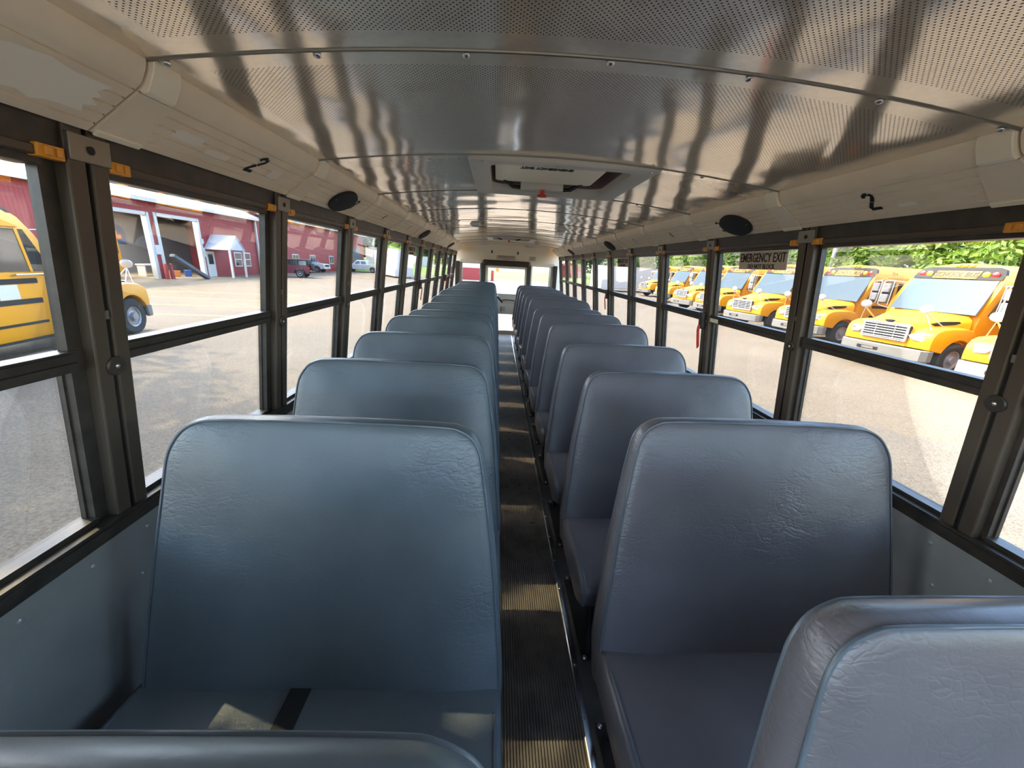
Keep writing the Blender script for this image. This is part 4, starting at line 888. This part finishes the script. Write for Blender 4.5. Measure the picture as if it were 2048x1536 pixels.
# verge, fence, road signs behind the bus
m = MB(); m.prism([(66, ZG), (78, .25), (92, .9), (120, 1.2), (120, ZG-.2), (66, ZG-.2)], -40, 60, lambda u, v, q: (q, u, v)); tag(m.build('grass_verge', 'grass', smooth=0), 'sunlit grass bank behind the yard', 'grass', kind='structure')
m = MB(); m.prism([(80.5, .42), (84, .58), (84, .44), (80.5, .28)], -40, 60, lambda u, v, q: (q, u, v)); tag(m.build('road_strip', 'roof_metal', smooth=0), 'pale road strip crossing the grass bank', 'road', kind='structure')
fe = empty('chain_fence', 'thin wire fence with posts behind the yard', 'fence', (0, 64, ZG))
for i in range(14):
    m = MB(); m.tube([(-14+3*i, 0, 0), (-14+3*i, 0, 1.9)], .04, 6); m.build('post', 'fence_wire', fe)
m = MB()
for z in (.15, 1.0, 1.85): m.tube([(-14, 0, z), (25, 0, z)], .015, 5)
m.build('wire', 'fence_wire', fe)
for x, y, w_, h, z0, lab, mt in ((.7, 72, 1.0, .5, 1.4, 'small white board on a post behind the rear door glass', 'white_paint'), (2.1, 78, 3.0, .7, 1.0, 'long white roadside board right of centre in the rear glass', 'white_paint'), (-.2, 70, .6, .6, 1.2, 'small orange roadside sign in the rear door glass', 'orange_paint')):
    e = empty('road_sign', lab, 'sign', (x, y, ZG))
    m = MB(); m.box(-w_/2, w_/2, -.03, .03, z0, z0+h); m.build('board', mt, e, smooth=0)
    m = MB(); m.tube([(0, .05, -.3), (0, .05, z0+h)], .04, 6); m.build('post', 'fence_wire', e)
m = MB(); m.tube([(15.9, 58, ZG), (15.6, 58, 7)], .13, 8); tag(m.build('utility_pole', 'bark'), 'leaning wooden pole behind the parked buses, far', 'pole')
m = MB(); m.tube([(25.5, 30.5, ZG), (26.3, 30.5, 8)], .14, 8); tag(m.build('utility_pole', 'fence_wire'), 'pale leaning pole in front of the woods, right', 'pole')

# ------------------------------------------------------------------ trees
def tree_mesh(seed, nl, size, shape, th):
    r = random.Random(seed); rx, rz_, zc = shape; m = MB()
    blobs = []
    for i in range(26):
        while True:
            v = Vector((r.uniform(-1, 1), r.uniform(-1, 1), r.uniform(-1, 1)))
            if .35 < v.length < 1: break
        blobs.append((Vector((v.x*rx*.8, v.y*rx*.8, zc+v.z*rz_*.8)), r.uniform(.24, .42)*rx))
    for i in range(nl):
        c_, br = blobs[r.randrange(len(blobs))]
        v = Vector((r.gauss(0, 1), r.gauss(0, 1), r.gauss(0, 1))).normalized(); p_ = c_+v*br*r.uniform(.72, 1.05)*Vector((1, 1, .8)).length/1.62
        n_ = (v+Vector((r.gauss(0, .5), r.gauss(0, .5), r.gauss(.25, .5)))).normalized(); a = n_.orthogonal().normalized(); b = n_.cross(a); t_ = r.uniform(0, 6.28)
        a, b = a*math.cos(t_)+b*math.sin(t_), b*math.cos(t_)-a*math.sin(t_); s_ = size*r.uniform(.6, 1.3)
        m.add([p_-a*s_, p_-b*s_*.45+n_*s_*.12, p_+a*s_, p_+b*s_*.45+n_*s_*.12], [(0, 1, 2), (0, 2, 3)])
    tk = MB(); tk.tube([(0, 0, -.2), (.1, .05, zc*.4), (-.05, .1, zc*.8), (0, 0, zc+rz_*.3)], [th, th*.8, th*.6, th*.25], 8)
    for i in range(7):
        e = blobs[i][0]; tk.tube([(0, 0, zc*.55+.08*i*zc/2), e*.6+Vector((0, 0, zc*.25)), e], [th*.4, th*.25, th*.08], 6)
    return m, tk
def tree_proto(name, lab, seed, nl, size, shape, th, leaf, grp=None):
    e = empty(name, lab, 'tree', group=grp); a, b = tree_mesh(seed, nl, size, shape, th)
    f = a.build('crown', leaf, e, smooth=0, recalc=False); b.build('trunk', 'bark', e); return e
def put(e, x, y, sc_, rz, lab, z=ZG):
    e.location = (x, y, z); e.scale = (sc_,)*3; e.rotation_euler = (0, 0, rz); e['label'] = lab
pa = tree_proto('yard_tree', 't', 1, 7000, .24, (4.2, 3.2, 4.3), .28, 'leaf_bright', 'trees behind the yard')
pb = tree_proto('yard_tree', 't', 2, 7000, .24, (4.6, 3.8, 4.8), .30, 'leaf_mid', 'trees behind the yard')
pc_ = tree_proto('yard_tree', 't', 3, 7000, .26, (4.4, 4.4, 5.4), .30, 'leaf_dark', 'trees behind the yard')
used = set()
rr = random.Random(11)
def wood(kind, x, y, s_, lab, z=ZG):
    pr_ = (pa, pb, pc_)[kind]; o = pr_ if kind not in used else copy_tree(pr_); used.add(kind); put(o, x, y, s_, rr.uniform(0, 6.28), lab, z)
R_ = [(0, 29, 24, .9, .3), (1, 33, 20, 1.15, 1), (0, 28.5, 30, .85, .2), (1, 31, 35, 1.0, .5), (2, 37, 29, 1.5, 1), (0, 29, 41, .85, .2), (2, 37, 40, 1.3, 1), (1, 30, 48, .9, .4), (2, 36, 53, 1.35, .8), (0, 27, 57, .8, 0), (2, 32, 66, 1.2, .5), (1, 25, 72, .95, 0), (2, 30, 82, 1.4, .5), (1, 38, 14, 1.2, .6), (0, 33, 12, 1.0, .3), (2, 20, 92, 1.1, .5), (1, 30, 98, 1.2, .5)]
for i, (k_, x, y, s_, dz) in enumerate(R_):
    rank = 1+sum(1 for q in R_ if q[2] < y); wood(k_, x, y, s_, '%s tree in the woods behind the right bus row, %s from the front' % (('yellow-green', 'mid green', 'dark green')[k_], ORD[rank] if rank < 16 else ('second farthest' if rank == 16 else 'farthest')), ZG+dz)
L_ = [(1, -49, 58, 1.9), (0, -50, 72, 1.9), (2, -29, 96, 1.3), (1, -21, 92, 1.2), (2, -17, 98, 1.25), (0, -20, 84, .75), (2, -11, 100, 1.0), (1, -51, 44, 1.7), (2, -24, 108, 1.5)]
LL = ['mid green tree rising above the garage roof', 'bright tree rising above the workshop roof', 'dark tree beyond the workshop gable', 'mid green tree behind the white trailers', 'dark tree behind the white trailers', 'small bright tree between workshop and white trailers', 'dark tree at the far left end of the yard', 'mid green tree far behind the garage roof', 'tall dark tree behind the others past the workshop gable']
for (k_, x, y, s_), lab in zip(L_, LL): wood(k_, x, y, s_, lab)
# large shade trees beside the front of the bus
ps = tree_proto('shade_tree', 't', 8, 6200, .30, (7.2, 3.4, 10.0), .45, 'leaf_mid', 'big shade trees near the bus front')
for i, (x, y, s_, rz_, lab) in enumerate(((-4.8, -1.0, .70, .3, 'large leafy shade tree close on the left of the bus front'), (-16.5, 5.6, 1.05, 2.1, 'large leafy shade tree behind the bus parked on the left'), (5.6, -5.5, .95, 4.0, 'large leafy shade tree on the right of the bus front'))):
    o = ps if i == 0 else copy_tree(ps); put(o, x, y, s_, rz_, lab)
